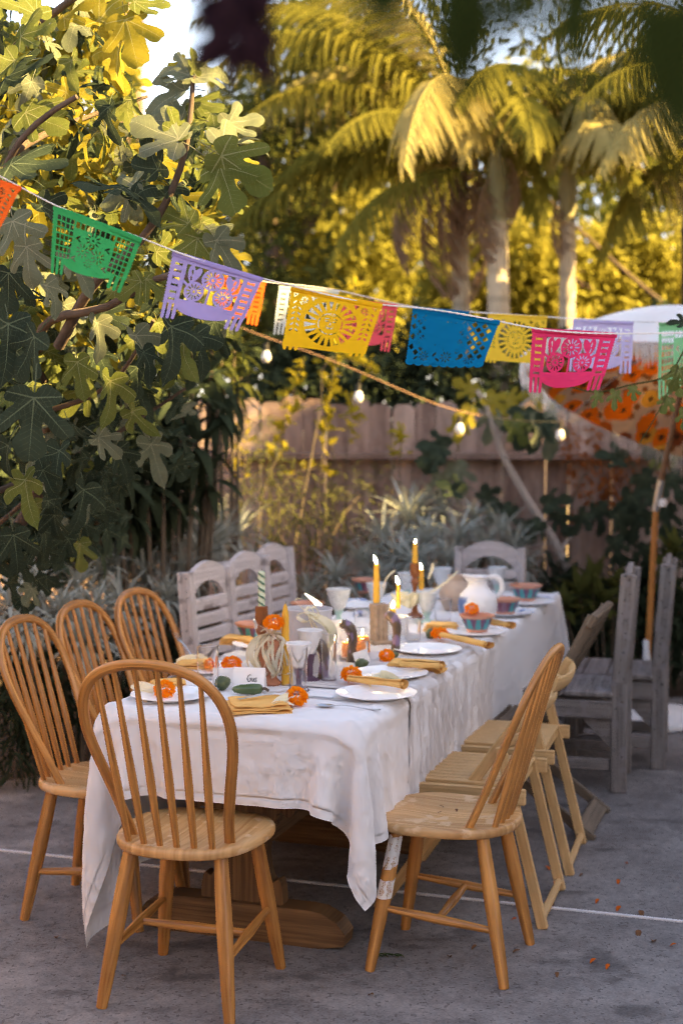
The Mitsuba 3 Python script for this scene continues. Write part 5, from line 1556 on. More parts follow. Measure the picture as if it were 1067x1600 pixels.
# recycled-glass goblets
def goblet(px, py, lab, bowl_r=.046, bowl_h=.085, stem_h=.05, foot='m_seafoam', bowl='m_frost', s=1.0, straight=.62):
    k = thing('goblet', lab, 'goblet')
    M = at(px, py, R.uniform(0, 6), s)
    z = stem_h
    b = lathe([(0, z), (.014, z), (bowl_r * straight, z + bowl_h * .25), (bowl_r * .9, z + bowl_h * .75), (bowl_r, z + bowl_h), (bowl_r - .003, z + bowl_h), (bowl_r * .9 - .004, z + bowl_h * .75), (bowl_r * straight - .004, z + bowl_h * .27), (0, z + .006)], 32)
    part(k, 'bowl', b, bowl, 50, M=M)
    part(k, 'rim', lathe([(bowl_r + .0002, z + bowl_h - .004), (bowl_r + .0022, z + bowl_h), (bowl_r, z + bowl_h + .002), (bowl_r - .002, z + bowl_h)], 32), bowl, True, M=M)
    part(k, 'stem', lathe([(0, 0), (.033, 0), (.034, .003), (.026, .008), (.011, .016), (.010, stem_h * .6), (.016, stem_h - .006), (.022, stem_h + .006), (.012, stem_h + .003)], 28), foot, 40, M=M)
    return k


B['m_stem_dark'] = pr((.10, .055, .09), .2, spec=.6)
goblet(467, 1079, 'white ribbed goblet with dark stem behind the nearest tumbler', .041, .082, .068, 'm_stem_dark', 'm_ceramic', 1.0, .55)
goblet(484, 1064, 'white ribbed goblet with dark stem, the farther of the pair before the white vase', .041, .082, .085, 'm_stem_dark', 'm_ceramic', 1.0, .55)
goblet(529, 972, 'frosted bubble-glass goblet left of the carved candle post', .052, .095, .045)
goblet(667, 973, 'frosted bubble-glass goblet with husk leaves in front of it, right of the white cup', .047, .092, .04)
goblet(636, 938, 'frosted bubble-glass goblet behind the turned candlestick, left', .047, .085, .045)
goblet(690, 930, 'frosted bubble-glass goblet behind the turned candlestick, right', .050, .088, .045)
goblet(588, 955, 'frosted bubble-glass goblet just behind the carved candle post', .045, .085, .04)
goblet(777, 935, 'pale frosted goblet right of the white pitcher before the far chair', .045, .09, .06)
goblet(415, 1030, 'frosted bubble-glass goblet behind the green candle', .044, .09, .05)

# candles
def flame(parent, M, h=.026, lean=(0, 0), rad=14.0):
    h = h * R.uniform(.85, 1.2); lean = (lean[0] + R.uniform(-.18, .18), lean[1])
    p = lathe([(0, 0), (.0035, .003), (.0048, .008), (.0038, .015), (.0018, .021), (0, .026)], 12)
    V, F, U = p
    V = V * (h / .026)
    V = V + np.column_stack([lean[0] * (V[:, 2] / h) ** 1.4 * h, lean[1] * (V[:, 2] / h) ** 1.4 * h, 0 * V[:, 2]])
    k = part(parent, 'flame', (V, F, U), 'm_flame', True, M=M)
    scene[k]['emitter'] = {'type': 'area', 'radiance': {'type': 'rgb', 'value': [rad, rad * .72, rad * .34]}}
    return k


def candle(px, py, z0, r, h, lab, mat='m_wax', lit=True, lean=(0, 0), fh=.03, tilt=0.0, cat='candle'):
    k = thing('candle', lab, cat)
    p = G(px, py, ZC)
    M = m44(roty(tilt), [p[0], p[1], ZC + z0])
    if lit:
        body = lathe([(0, 0), (r * 1.05, 0), (r, h * .5), (r * .86, h - .003), (r * .75, h), (r * .3, h - .003), (0, h - .004)], 18)
    else:
        body = lathe([(0, 0), (r * 1.05, 0), (r, h * .5), (r * .92, h * .86), (r * .45, h * .97), (r * .2, h), (0, h)], 18)
    part(k, 'body', body, mat, 50, M=M)
    part(k, 'wick', tube([(0, 0, h - .006), (.001, 0, h + .004), (.002 + lean[0] * .005, 0, h + .009)], .0011, 5), 'm_wick', True, M=M)
    if lit: flame(k, M @ m44(np.eye(3), [0, 0, h + .003]), fh, lean)
    return k


candle(446, 1070, .0, .0125, .262, 'unlit yellow taper candle beside the husk-wrapped candle pot', lit=False)
candle(503, 1030, .08, .0115, .095, 'lit yellow candle with its flame blown to the left, behind the white vase', lean=(-.9, 0), fh=.05)
candle(588, 1005, .155, .0120, .148, 'tall lit yellow candle on the carved post', fh=.03, lean=(-.25, 0))
candle(622, 985, .09, .0085, .095, 'thin lit yellow candle standing in the white cup', fh=.03, lean=(-.2, 0))
candle(648, 965, .232, .0115, .088, 'short yellow candle on the turned wooden candlestick', fh=.016)
candle(658, 962, .085, .0115, .115, 'lit yellow candle just right of the turned candlestick', fh=.034, lean=(-.15, 0))
candle(613, 990, .07, .014, .03, 'small glowing tea light at the rim of the white cup', fh=.026)
candle(545, 1030, .012, .027, .048, 'left orange pillar candle of the lit pair inside the wide glass', 'm_wax_orange', fh=.026)
candle(566, 1024, .012, .027, .058, 'right orange pillar candle of the lit pair inside the wide glass', 'm_wax_orange', fh=.026)

# green twisted candle on a turned holder
k = thing('candle', 'green and white spiral candle in a turned wooden holder', 'candle')
M = at(409, 1058)
B['m_wax_green'] = pr(proc(lambda p, n, uv: mix((.60, .66, .47), (.05, .14, .09), smoothstep(.35, .75, dr.sin(uv.x * 2 * math.pi * 2 + uv.y * 260)))), .45)
V, F, U = lathe([(.0115, 0)] + [(.0115 + .0009 * math.sin(i), .003 * i + .004) for i in range(40)] + [(.009, .126), (.003, .1265), (0, .126)], 24)
a = np.arctan2(V[:, 1], V[:, 0])
g = 1 + .10 * np.sin(2 * a + V[:, 2] * 260)
V = V * np.column_stack([g, g, np.ones(len(g))])
part(k, 'body', (V, F, U), 'm_wax_green', True, M=M @ m44(np.eye(3), [0, 0, .228]))
part(k, 'wick', tube([(0, 0, .353), (.001, 0, .362)], .0011, 5), 'm_wick', True, M=M)
HOLD = [(r, z * 1.19) for r, z in [(0, 0), (.035, 0), (.036, .006), (.030, .012), (.016, .02), (.011, .035), (.015, .05), (.018, .058), (.012, .068), (.009, .09), (.012, .118), (.020, .13), (.014, .14), (.012, .146), (.020, .158), (.0215, .165), (.0205, .195), (.0215, .198), (.016, .2), (.0125, .19), (0, .19)]]
solo('candlestick', lathe(HOLD, 24), 'm_turned', 'turned brown wooden candlestick carrying the green spiral candle', 'candlestick', 40, M=M)
solo('candlestick', lathe(HOLD, 24), 'm_turned', 'turned reddish wooden candlestick at the far middle of the table', 'candlestick', 40, M=at(648, 965) @ m44(np.eye(3), [0, 0, 0], 1.0))

# carved candle post
k = thing('candle_post', 'square carved stone-look post holding the tall lit candle', 'candle holder')
B['m_carved'] = pr(proc(lambda p, n, uv: mix((.17, .11, .075), (.46, .35, .26), fbm(p.x * 70, p.y * 70, p.z * 70, 4))), .85, bump=lambda p, n, uv: fbm(p.x * 90, p.y * 90, p.z * 90, 3), bscale=.008)
M = at(592, 1007, .35)
for i in range(3):
    for j in range(3):
        part(k, 'column', lathe([(0, .012), (.011, .012), (.011, .07), (.0125, .075), (.011, .08), (.0115, .135), (.0135, .14), (.0135, .155), (0, .157)], 12), 'm_carved', 40, M=M @ m44(np.eye(3), [(i - 1) * .0185, (j - 1) * .0185, 0]))
part(k, 'plinth', mv(cbox(.078, .078, .018, .004), (0, 0, .009)), 'm_carved', M=M)

# husk-wrapped candle pot with a marigold
k = thing('husk_pot', 'terracotta candle pot wrapped in tied dry corn husks', 'candle pot')
M = at(424, 1070)
part(k, 'pot', lathe([(0, 0), (.028, 0), (.034, .006), (.020, .02), (.017, .03), (.028, .045), (.036, .07), (.036, .12), (.030, .145), (0, .145)], 24), 'm_terra', 40, M=M)


def strip(pts, w, tw=0.0, n=18, seed=0, curl=.25):
    r = np.random.default_rng(seed)
    c = spline(pts, n)
    t = np.gradient(c, axis=0); t /= np.linalg.norm(t, axis=1, keepdims=True)
    ref = nrm(r.normal(size=3))
    s = np.cross(t, ref); s /= np.maximum(np.linalg.norm(s, axis=1, keepdims=True), 1e-6)
    b = np.cross(t, s)
    a = np.linspace(0, tw, n)[:, None]
    s, b = s * np.cos(a) + b * np.sin(a), -s * np.sin(a) + b * np.cos(a)
    ww = w * np.sin(np.linspace(.25, math.pi - .25, n)) ** .6
    V = np.stack([c - s * ww[:, None] / 2 + b * ww[:, None] * curl, c, c + s * ww[:, None] / 2 + b * ww[:, None] * curl], 1)
    return V.reshape(-1, 3), grid(n, 3), None


for i in range(40):
    a = i / 40 * 6.28 + R.uniform(-.2, .2); r = R.uniform(.036, .068)
    ca, sa = math.cos(a), math.sin(a)
    z1 = R.uniform(.10, .14)
    j = lambda: R.uniform(-.016, .016)
    pts = [(ca * .012, sa * .012, .165), (ca * r * .7 + j(), sa * r * .7 + j(), .15), (ca * r + j(), sa * r + j(), z1 * .75), (ca * r * .9 + j(), sa * r * .9 + j(), .045), (ca * .024, sa * .024, R.uniform(.025, .05))]
    part(k, 'husk', strip(pts, R.uniform(.005, .017), R.uniform(-2.6, 2.6), seed=i), 'm_husk', True, M=M)
for i in range(14):
    a = R.uniform(0, 6.28); l = R.uniform(.03, .05)
    part(k, 'husk_end', strip([(0, 0, .158), (math.cos(a) * l * .5, math.sin(a) * l * .5, .180), (math.cos(a) * l, math.sin(a) * l, R.uniform(.165, .20))], .007, 1.0, 8, 50 + i), 'm_husk', True, M=M)
part(k, 'tie', tube([(.016 * math.cos(t), .016 * math.sin(t), .160 + .001 * math.sin(3 * t)) for t in np.linspace(0, 6.28, 20)], .003, 6), 'm_twig', True, M=M)

# marigolds
def marigold_mesh(seed, r=.030):
    q = np.random.default_rng(seed)
    Ms = []
    n = 190
    for i in range(n):
        sz = 1 - 1.35 * (i + .5) / n
        az = i * 2.39996 + q.uniform(-.15, .15)
        cr = math.sqrt(max(0, 1 - sz * sz))
        o = A([math.cos(az) * cr, math.sin(az) * cr, sz])
        tn = A([math.cos(az), math.sin(az), -.2])
        d = nrm(o * 1.0 + tn * (.25 + .5 * q.random()))
        Ms.append(orient(d[None], (A([0, 0, 1.0]) * 1.2 - o * .3)[None] + q.normal(size=(1, 3)) * .2, (o * A([.020, .020, .014]) * q.uniform(.8, 1.05) + A([0, 0, .016]))[None], r * q.uniform(.42, .62))[0])
    return scatter(blade(1.0, .50, 3, .9, .3, .35, .7), A(Ms))


MG = [shape(marigold_mesh(61), 'm_mari', True), shape(marigold_mesh(62), 'm_mari', True)]
for px, py, dz, s, lab in ((428, 1072, .190, .95, 'marigold tucked into the top of the husk-wrapped pot'), (463, 1102, .012, 1.0, 'orange marigold at the end of the napkin with cutlery, nearest on the table'), (549, 1070, .018, .98, 'orange marigold left of the nearest plate on the right'),
                           (604, 1034, .010, .80, 'small orange marigold at the tip of the flat yellow napkin'), (687, 1003, .014, 1.0, 'orange marigold beside the green avocado'), (737, 985, .075, .85, 'orange marigold peeping over the near painted bowl'),
                           (258, 1090, .012, .95, 'orange marigold seen through the hoop of the foreground chair'), (362, 1050, .012, 1.0, 'orange marigold behind the blank back of a place card'), (330, 1050, .012, .8, 'orange marigold partly hidden behind the clear tumbler')):
    p = G(px, py, ZC)
    M = m44(rotz(R.uniform(0, 6)) @ rotx(R.uniform(-.6, .2)), [p[0], p[1], ZC + dz], s)
    M[:3, :3] = rotz(0) @ rotx(R.uniform(.1, .5)) @ rotz(R.uniform(0, 6)) * s * 1.12
    solo('marigold', MG[int(R.integers(2))], None, lab, 'flower', M=M)

# white vase with husk ribbon
B['m_vase'] = pr(proc(lambda p, n, uv: mix((.52, .50, .52), (.62, .60, .61), fbm(p.x * 40, p.y * 40, p.z * 40, 3))), .7)
V, F, U = lathe([(0, 0), (.070, 0), (.074, .004), (.078, .10), (.080, .200), (.083, .212), (.080, .215), (.076, .205), (.074, .05), (0, .04)], 44)
solo('vase', (V, F, U), 'm_vase', 'large matt white cylindrical vase with a corn husk bow hanging over its rim', 'vase', 50, M=at(482, 1048))
k = thing('husk_bow', 'pale corn husk bow and streamers draped over the white vase', 'decoration')
O = G(490, 1052, ZC) * A([1, 1, 0])
vb = G(482, 1050, ZC)


def pv(px, py, dy=0.0):
    return D(px, py, vb[1] - .09 + dy)


for i, (pts, w) in enumerate((([pv(478, 958), pv(468, 946, .02), pv(462, 938, .03), pv(472, 936, .03)], .010), ([pv(480, 958), pv(500, 968), pv(520, 985), pv(521, 1005), pv(506, 1008)], .034), ([pv(482, 958), pv(505, 975), pv(518, 1000), pv(512, 1012)], .026),
                              ([pv(480, 960), pv(488, 985), pv(494, 1010), pv(500, 1052, -.02)], .026), ([pv(482, 960), pv(500, 990), pv(513, 1010), pv(516, 1055, -.02)], .030), ([pv(478, 958), pv(466, 965), pv(478, 972), pv(486, 962)], .014), ([pv(480, 956), pv(492, 950), pv(497, 962), pv(484, 962)], .014), ([pv(476, 958), pv(484, 948, .01), pv(490, 956)], .010))):
    part(k, 'streamer', strip(pts, w, R.uniform(-.6, .6), 22, 80 + i, .12), 'm_husk_w', True)
part(k, 'knot', mv(lathe([(0, -.009), (.008, -.006), (.010, 0), (.008, .006), (0, .009)], 12), pv(480, 958)), 'm_husk_w', True)

# husk flower spray at the middle
k = thing('husk_flower', 'spray of pale corn husk leaves at the middle of the far table', 'decoration')
C0 = G(640, 972, ZC)
for i in range(18):
    a = R.uniform(0, 6.28); l = R.uniform(.05, .11)
    p0 = C0 + A([0, 0, .06]); p1 = p0 + A([math.cos(a) * l * .5, math.sin(a) * l * .5, R.uniform(.02, .06)]); p2 = p0 + A([math.cos(a) * l, math.sin(a) * l, R.uniform(-.03, .07)])
    part(k, 'leaf', strip([p0, p1, p2], R.uniform(.02, .035), .4, 10, 120 + i, .3), 'm_husk_w', True)
dd = C0[1]
for pts, w in (([D(655, 935, dd), D(690, 915, dd), D(716, 892, dd + .05)], .012), ([D(600, 925, dd), D(608, 900, dd), D(618, 892, dd)], .012), ([D(668, 905, dd), D(672, 892, dd), D(676, 880, dd)], .022)):
    part(k, 'leaf', strip(pts, w, .5, 12, int(pts[0][0] * 99) % 97, .3), 'm_husk', True)

# dark hooked pods
def pod(px, py, h, lab, lean=-1):
    sc = S(px, py)
    p = G(px, py, ZC)
    pts = [(0, 0, 0), (.002, 0, h * .35), (.004, 0, h * .65), (-.004, 0, h * .88), (-.022, 0, h * 1.0), (-.036, 0, h * .92)]
    k = thing('dried_pod', lab, 'dried pod')
    part(k, 'body', tube(spline(pts, 26), np.interp(np.linspace(0, 1, 26), [0, .08, .4, .75, .93, 1], [.020, .017, .015, .020, .019, .008]), 12), 'm_pod', True, M=m44(rotz(R.uniform(-.3, .3)), p))
    part(k, 'stem_end', tube([(0, 0, 0), (.012, -.01, .004), (.028, -.016, .005)], [.014, .010, .004], 8), 'm_pod', True, M=m44(rotz(0), p))


pod(549, 1036, .135, 'dark purple-brown hooked dried pod left of the orange candles')
pod(618, 1020, .135, 'dark purple-brown hooked dried pod right of the carved candle post')
pod(505, 1062, .12, 'dark dried pod half hidden behind the farther white goblet')

# white cups
for px, py, r, h, lab in ((530, 1005, .043, .085, 'white ceramic cup behind the left dark pod'), (621, 992, .046, .075, 'wide white ceramic cup holding the thin candle')):
    V, F, U = lathe([(0, 0), (r * .72, 0), (r * .76, .004), (r * .95, h * .8), (r * .96, h * .82), (r * 1.03, h * .83), (r * 1.04, h), (r * .99, h), (r * .9, h * .75), (r * .7, .01), (0, .008)], 36)
    solo('cup', (V, F, U), 'm_ceramic', lab, 'cup', 45, M=at(px, py))

# pitcher
k = thing('pitcher', 'round white pitcher with a blue patch on its side', 'pitcher')
M = at(746, 973)
sc = 1.0
B['m_pitcher'] = pr(proc(lambda p, n, uv: mix((.76, .75, .76), (.10, .16, .36), smoothstep(.55, .60, 1 - dr.abs(uv.x - .54) * 5 + .3 * (fbm(p.x * 30, p.y * 30, p.z * 30, 2) - .5)) * (1 - smoothstep(.16, .18, uv.y)))), .2, spec=.6, clearcoat=.6)
bp = spline([(.045, 0, 0), (.072, .03, 0), (.083, .075, 0), (.072, .12, 0), (.047, .15, 0), (.040, .165, 0), (.046, .190, 0), (.052, .198, 0)], 34)[:, :2]
V, F, U = lathe([(0, 0)] + [tuple(q) for q in bp] + [(.048, .197), (.036, .165), (.04, .15), (0, .10)], 44)
sp_ = (V[:, 2] > .165)
dxy = np.clip((V[:, 2] - .165) / .033, 0, 1) * np.clip(-V[:, 0] / .05, 0, 1) ** 2
V = V + np.column_stack([-.022 * dxy, 0 * dxy, .008 * dxy])
part(k, 'body', (V, F, U), 'm_pitcher', True, M=M)
part(k, 'handle', tube(spline([(.044, 0, .185), (.075, 0, .195), (.100, 0, .170), (.100, 0, .135), (.078, 0, .11)], 20), np.tile([[.011, .007]], (20, 1)), 10, ref=(0, 1, 0)), 'm_pitcher', True, M=M)
V, F, U = lathe([(0, 0), (.05, 0), (.075, .04), (.078, .075), (.058, .118), (.036, .132), (.036, .150), (.042, .155), (.036, .155), (.03, .13), (0, .1)], 36)
B['m_jar'] = pr(proc(lambda p, n, uv: mix((.33, .25, .20), (.48, .38, .31), fbm(p.x * 30, p.y * 30, p.z * 30, 4))), .7)
solo('jar', (V, F, U), 'm_jar', 'round brown earthenware jar behind the white pitcher', 'jar', 50, M=at(712, 952) @ m44(np.eye(3), [0, 0, 0], 1.0))

# painted bowls
def bowl_paint(p, n, uv):
    x = uv.x * 9
    i = dr.floor(x); f = x - i - .5
    h = dr.clip((uv.y - .046) / .072, 0, 1)
    body = smoothstep(.06, .10, h) * (1 - smoothstep(.72, .76, h))
    c = mix((.50, .22, .13), mix((.03, .04, .13), (.16, .035, .06), cell_rand(i, 2.0)), body)
    spread = dr.abs(f) / (.10 + .34 * (1 - h))
    bl = dr.abs(dr.sin(dr.atan2(f, h * .9 + .05) * 9))
    ag = (1 - smoothstep(.85, 1.0, spread)) * smoothstep(.12, .30, bl) * body
    teal = mix((.03, .26, .27), (.24, .13, .18), smoothstep(.6, .62, cell_rand(i, 7.0)))
    return mix(c, teal, ag)


B['m_bowl'] = pr(proc(bowl_paint), .25, spec=.6, clearcoat=.4)
BM = lathe([(0, 0), (.036, 0), (.040, .002), (.042, .006), (.052, .03), (.064, .058), (.072, .064), (.074, .068), (.070, .069), (.062, .062), (.048, .03), (.03, .012), (0, .010)], 44)
for px, py, s, lab in ((745, 989, 1.0, 'painted terracotta bowl with agave pattern, nearest of the three on the right'), (789, 961, 1.0, 'painted terracotta bowl with agave pattern, middle of the three on the right'), (821, 940, 1.08, 'painted terracotta bowl with agave pattern, farthest of the three'), (396, 1003, 1.0, 'painted terracotta bowl behind the green spiral candle'), (480, 968, 1.0, 'painted terracotta bowl behind the white vase'), (572, 928, 1.0, 'painted terracotta bowl at the far left, behind the tall lit candle')):
    solo('painted_bowl', BM, 'm_bowl', lab, 'bowl', True, M=at(px, py, R.uniform(0, 6), s) @ m44(np.eye(3), [0, 0, .006]))

# napkins
def flat_napkin(w, l, th=.009, seed=0, layers=2):
    ms = []
    for k in range(layers):
        nx, ny = 14, 12
        x, y = np.meshgrid(np.linspace(-w / 2, w / 2, nx), np.linspace(-l / 2, l / 2, ny), indexing='ij')
        q = np.stack([x * 14 + seed, y * 14, np.full_like(x, k * 3.0)], -1)
        z = .004 + k * th * .8 + .011 * meshkit.fbm(q, 3, seed)
        e = np.minimum(np.minimum(x + w / 2, w / 2 - x), np.minimum(y + l / 2, l / 2 - y))
        z = z - .004 * np.exp(-e / .008)
        x = x * (1 - .05 * k) + .016 * (meshkit.fbm(q + 7, 2, seed) - .5)
        top = np.stack([x, y, z], -1).reshape(-1, 3)
        bot = top - A([0, 0, .0035])
        f = grid(nx, ny)
        ms += [(top, f, None), (bot, f[:, ::-1], None)]
        idx = np.arange(nx * ny).reshape(nx, ny)
        loop = np.concatenate([idx[:, 0], idx[-1, 1:], idx[-2::-1, -1], idx[0, -2:0:-1]])
        lp = np.vstack([top[loop], bot[loop]]); m = len(loop); i = np.arange(m); j = (i + 1) % m
        ms.append((lp, np.concatenate([np.stack([i, i + m, j + m], 1), np.stack([i, j + m, j], 1)]), None))
    return join(ms)[0:2] + (None,)


def roll_napkin(L, r=.017, seed=0):
    """A rolled napkin lying along +x: spiral cross-section with an open, slightly flared end."""
    q = np.random.default_rng(seed)
    th = np.linspace(0, 2 * math.pi * 2.6, 60)
    rr = r * (.32 + .68 * th / th[-1])
    xs = np.linspace(0, 1, 12)
    V = []
    for x in xs:
        fl = 1 + .16 * max(0, x - .8) / .2 + .08 * math.sin(x * 9 + seed) - .12 * (1 - x)
        V.append(np.stack([np.full(60, x * L) + .006 * np.sin(th * .7 + seed) * x, rr * np.cos(th + seed) * fl * 1.25, rr * np.sin(th + seed) * fl * .8 + r * .85], 1))
    V = A(V)
    V[..., 2] += .003 * (meshkit.fbm(V * 40, 2, seed) - .5)
    return V.reshape(-1, 3), grid(12, 60), None


def along(px0, py0, px1, py1):
    a, b = G(px0, py0, ZC), G(px1, py1, ZC)
    return a, b, math.atan2(b[1] - a[1], b[0] - a[0]), np.linalg.norm(b - a)


napk = {}
for px, py, w, l, rot, lab in ((402, 1110, .19, .135, .25, 'folded mustard napkin with cutlery on it, nearest on the table'), (650, 1047, .20, .10, -.30, 'flat folded mustard napkin on the right side of the table'), (372, 1006, .13, .10, -.2, 'folded mustard napkin stacked on the left side by the grey chairs'),
                               (262, 1078, .12, .08, .3, 'folded mustard napkin behind the top of the foreground chair'), (690, 985, .14, .10, -.2, 'mustard napkin lying left of the near painted bowl'), (300, 1046, .12, .07, .1, 'pale mustard napkin on the left, by the third yellow chair')):
    solo('napkin', flat_napkin(w, l, seed=len(napk), layers=4), 'm_napkin', lab, 'napkin', 40, M=at(px, py, rot))
    napk[lab] = 1
for x0, y0, x1, y1, lab in ((545, 1076, 630, 1086, 'rolled mustard napkin lying across the nearest plate on the right'), (626, 1052, 690, 1056, 'rolled mustard napkin at the edge of the flat one'), (688, 1004, 763, 1022, 'rolled mustard napkin across the middle plate on the right'), (752, 982, 798, 990, 'rolled mustard napkin behind the near painted bowl')):
    a, b, an, L = along(x0, y0, x1, y1)
    solo('napkin', roll_napkin(L, .017, int(x0)), 'm_napkin', lab, 'napkin', True, M=m44(rotz(an), a + A([0, 0, .018])))
for px, py, w, l, rot, lab in ((846, 938, .12, .09, -.3, 'blue and white patterned napkin at the far right of the table'), (822, 958, .07, .05, -.3, 'blue corner of a patterned napkin between the painted bowls'), (556, 942, .10, .07, .2, 'blue patterned napkin at the far left of the table'), (566, 962, .08, .05, .2, 'blue and white napkin behind the white cup')):
    solo('napkin', flat_napkin(w, l, seed=int(px)), 'm_bluecloth', lab, 'napkin', 40, M=at(px, py, rot))

# corn husk wraps on the settings
for pts, lab in (([(575, 1080), (600, 1070), (625, 1077)], 'pale corn husk tied round the nearest rolled napkin'), ([(452, 1100), (438, 1112), (425, 1116)], 'pale corn husk under the nearest marigold'), ([(245, 1088), (225, 1088), (208, 1082)], 'pale green corn husk at the near left corner of the table'), ([(325, 1042), (300, 1043), (276, 1046)], 'pale corn husk at the left edge of the table')):
    P = [G(x, y, ZC) + A([0, 0, .02]) for x, y in pts]
    solo('corn_husk', join([strip(P, .045, .3, 14, 5, .3), strip([q + A([0, .008, .004]) for q in P], .03, -.4, 14, 6, .3)])[:2] + (None,), 'm_husk_w', lab, 'corn husk', True)

# place cards
def stroke_text(strokes, h, r=.0009):
    return join([tube(spline([(x * h, y * h, 0) for x, y in s], 5 * len(s)), r, 5) for s in strokes])


def tent(px, py, w, h, rot, lab, strokes=None, lean=.28, th=.0, tx=None, sc=.019, roll=0.0):
    k = thing('place_card', lab, 'place card')
    M = at(px, py, rot) @ m44(roty(roll), [0, 0, abs(math.sin(roll)) * w / 2])
    for s, nme in ((1, 'front'), (-1, 'back')):
        part(k, nme, xf(mv(cbox(w, .0012, h, .0003), (0, 0, h / 2)), m44(rotx(-s * lean), [0, -s * (math.sin(lean) * h + .0006), 0])), 'm_card', M=M)
    if strokes is not None:
        t = stroke_text(strokes, sc, .0014 if sc > .012 else .0009)
        L = m44(rotx(-lean) @ A([[1.0, 0, 0], [0, 0, -1], [0, 1, 0]]), [0, 0, 0])
        t = xf(mv(t, tx), L)
        part(k, 'lettering', mv(t, (0, -(math.sin(lean) * h + .0006) - .0012, 0)), 'm_ink', True, M=M)
    return k


GUS = [[(.62, .95), (.45, 1.08), (.18, 1.0), (.02, .6), (.08, .15), (.32, .02), (.52, .15), (.56, .48), (.36, .46)],
       [(.78, .58), (.76, .20), (.86, .04), (1.02, .14), (1.10, .56), (1.10, .10), (1.18, .04)],
       [(1.56, .52), (1.42, .60), (1.34, .46), (1.50, .30), (1.52, .10), (1.36, .02), (1.26, .10)]]
tent(390, 1077, .104, .072, -.20, 'white tent place card with the handwritten name Gus', GUS, tx=(-.004, .028, 0), sc=.0195)
tent(350, 1066, .062, .048, .35, 'blank back of a white place card beside the tall clear tumbler')
SCR = [[(.30, 1.0), (.25, .25), (.10, .0), (-.02, .2)], [(.45, .5), (.45, .1), (.6, .02), (.7, .5), (.72, .05)], [(1.0, .45), (.85, .4), (.85, .08), (1.02, .12), (1.05, .45), (1.1, .02)], [(1.25, .5), (1.25, .0), (1.28, .35), (1.42, .48), (1.48, .05)]]
tent(568, 1040, .050, .046, -.10, 'small tilted white place card with tiny handwriting before the orange candles', SCR, tx=(-.012, .012, 0), sc=.011, roll=-.35)
tent(672, 985, .055, .035, -.2, 'small white place card with faint handwriting beside the avocado', SCR, tx=(-.012, .010, 0), sc=.010)

# peppers and avocados
pp = spline([(-.048, 0, .016), (-.02, 0, .017), (.015, .002, .018), (.045, .004, .019)], 24)
k = thing('green_pepper', 'long green pepper lying in front of the Gus place card', 'pepper')
M = at(387, 1086, -.12)
part(k, 'body', tube(pp, np.interp(np.linspace(0, 1, 24), [0, .05, .25, .7, .95, 1], [.003, .009, .0145, .0175, .015, .008]), 16), 'm_pepper', True, M=M)
part(k, 'stem', tube([(.044, .004, .019), (.054, .005, .020), (.066, .004, .014)], [.006, .004, .005], 8), 'm_twig', True, M=M)
for px, py, s, lab in ((347, 1079, 1.0, 'dark green avocado behind the tall clear tumbler'), (564, 1047, .85, 'dark green avocado propping the small tilted place card'), (674, 999, .95, 'green avocado beside the marigold in the middle of the right side'), (615, 1030, .6, 'small dark green fruit at the foot of the right pod')):
    V, F, U = lathe([(0, -.024), (.012, -.022), (.021, -.012), (.0235, 0), (.019, .014), (.011, .026), (.004, .032), (0, .033)], 24)
    solo('avocado', (V, F, U), 'm_avocado', lab, 'avocado', True, M=at(px, py, .3, s) @ m44(rotz(R.uniform(-.8, .8)) @ roty(1.4), [0, 0, .0235]))

# cutlery
def fork_mesh():
    ms = [tube(spline([(-.09, 0, .002), (-.03, 0, .004), (.03, 0, .007), (.055, 0, .004)], 16), np.tile([[.0042, .0012]], (16, 1)) * np.interp(np.linspace(0, 1, 16), [0, .2, .7, 1], [1.5, 1.2, .7, 1.9])[:, None], 8, ref=(0, 0, 1))]
    for i in range(4):
        y = (i - 1.5) * .0052
        ms.append(tube([(.054, y, .004), (.075, y, .003), (.098, y, .009)], [.0016, .0015, .0009], 6))
    return join(ms)


def spoon_mesh():
    h = tube(spline([(-.09, 0, .002), (-.03, 0, .004), (.03, 0, .008), (.05, 0, .006)], 16), np.tile([[.0042, .0012]], (16, 1)) * np.interp(np.linspace(0, 1, 16), [0, .2, .7, 1], [1.5, 1.2, .7, .8])[:, None], 8, ref=(0, 0, 1))
    t = np.linspace(0, 2 * math.pi, 29); f = np.linspace(0, 1, 5)
    V = A([np.column_stack([.078 + .030 * q * np.cos(t), .019 * q * np.sin(t), .006 - .007 * (1 - q ** 2) + 0 * t]) for q in f])
    return join([h, (V.reshape(-1, 3), grid(5, 29), None)])


def knife_mesh():
    return join([tube(spline([(-.10, 0, .003), (-.04, 0, .004), (0, 0, .004)], 10), np.tile([[.006, .003]], (10, 1)), 8, ref=(0, 0, 1)), tube([(0, 0, .004), (.06, 0, .004), (.105, .002, .004)], [[.008, .0009], [.0085, .0009], [.003, .0006]], 8, ref=(0, 0, 1))])


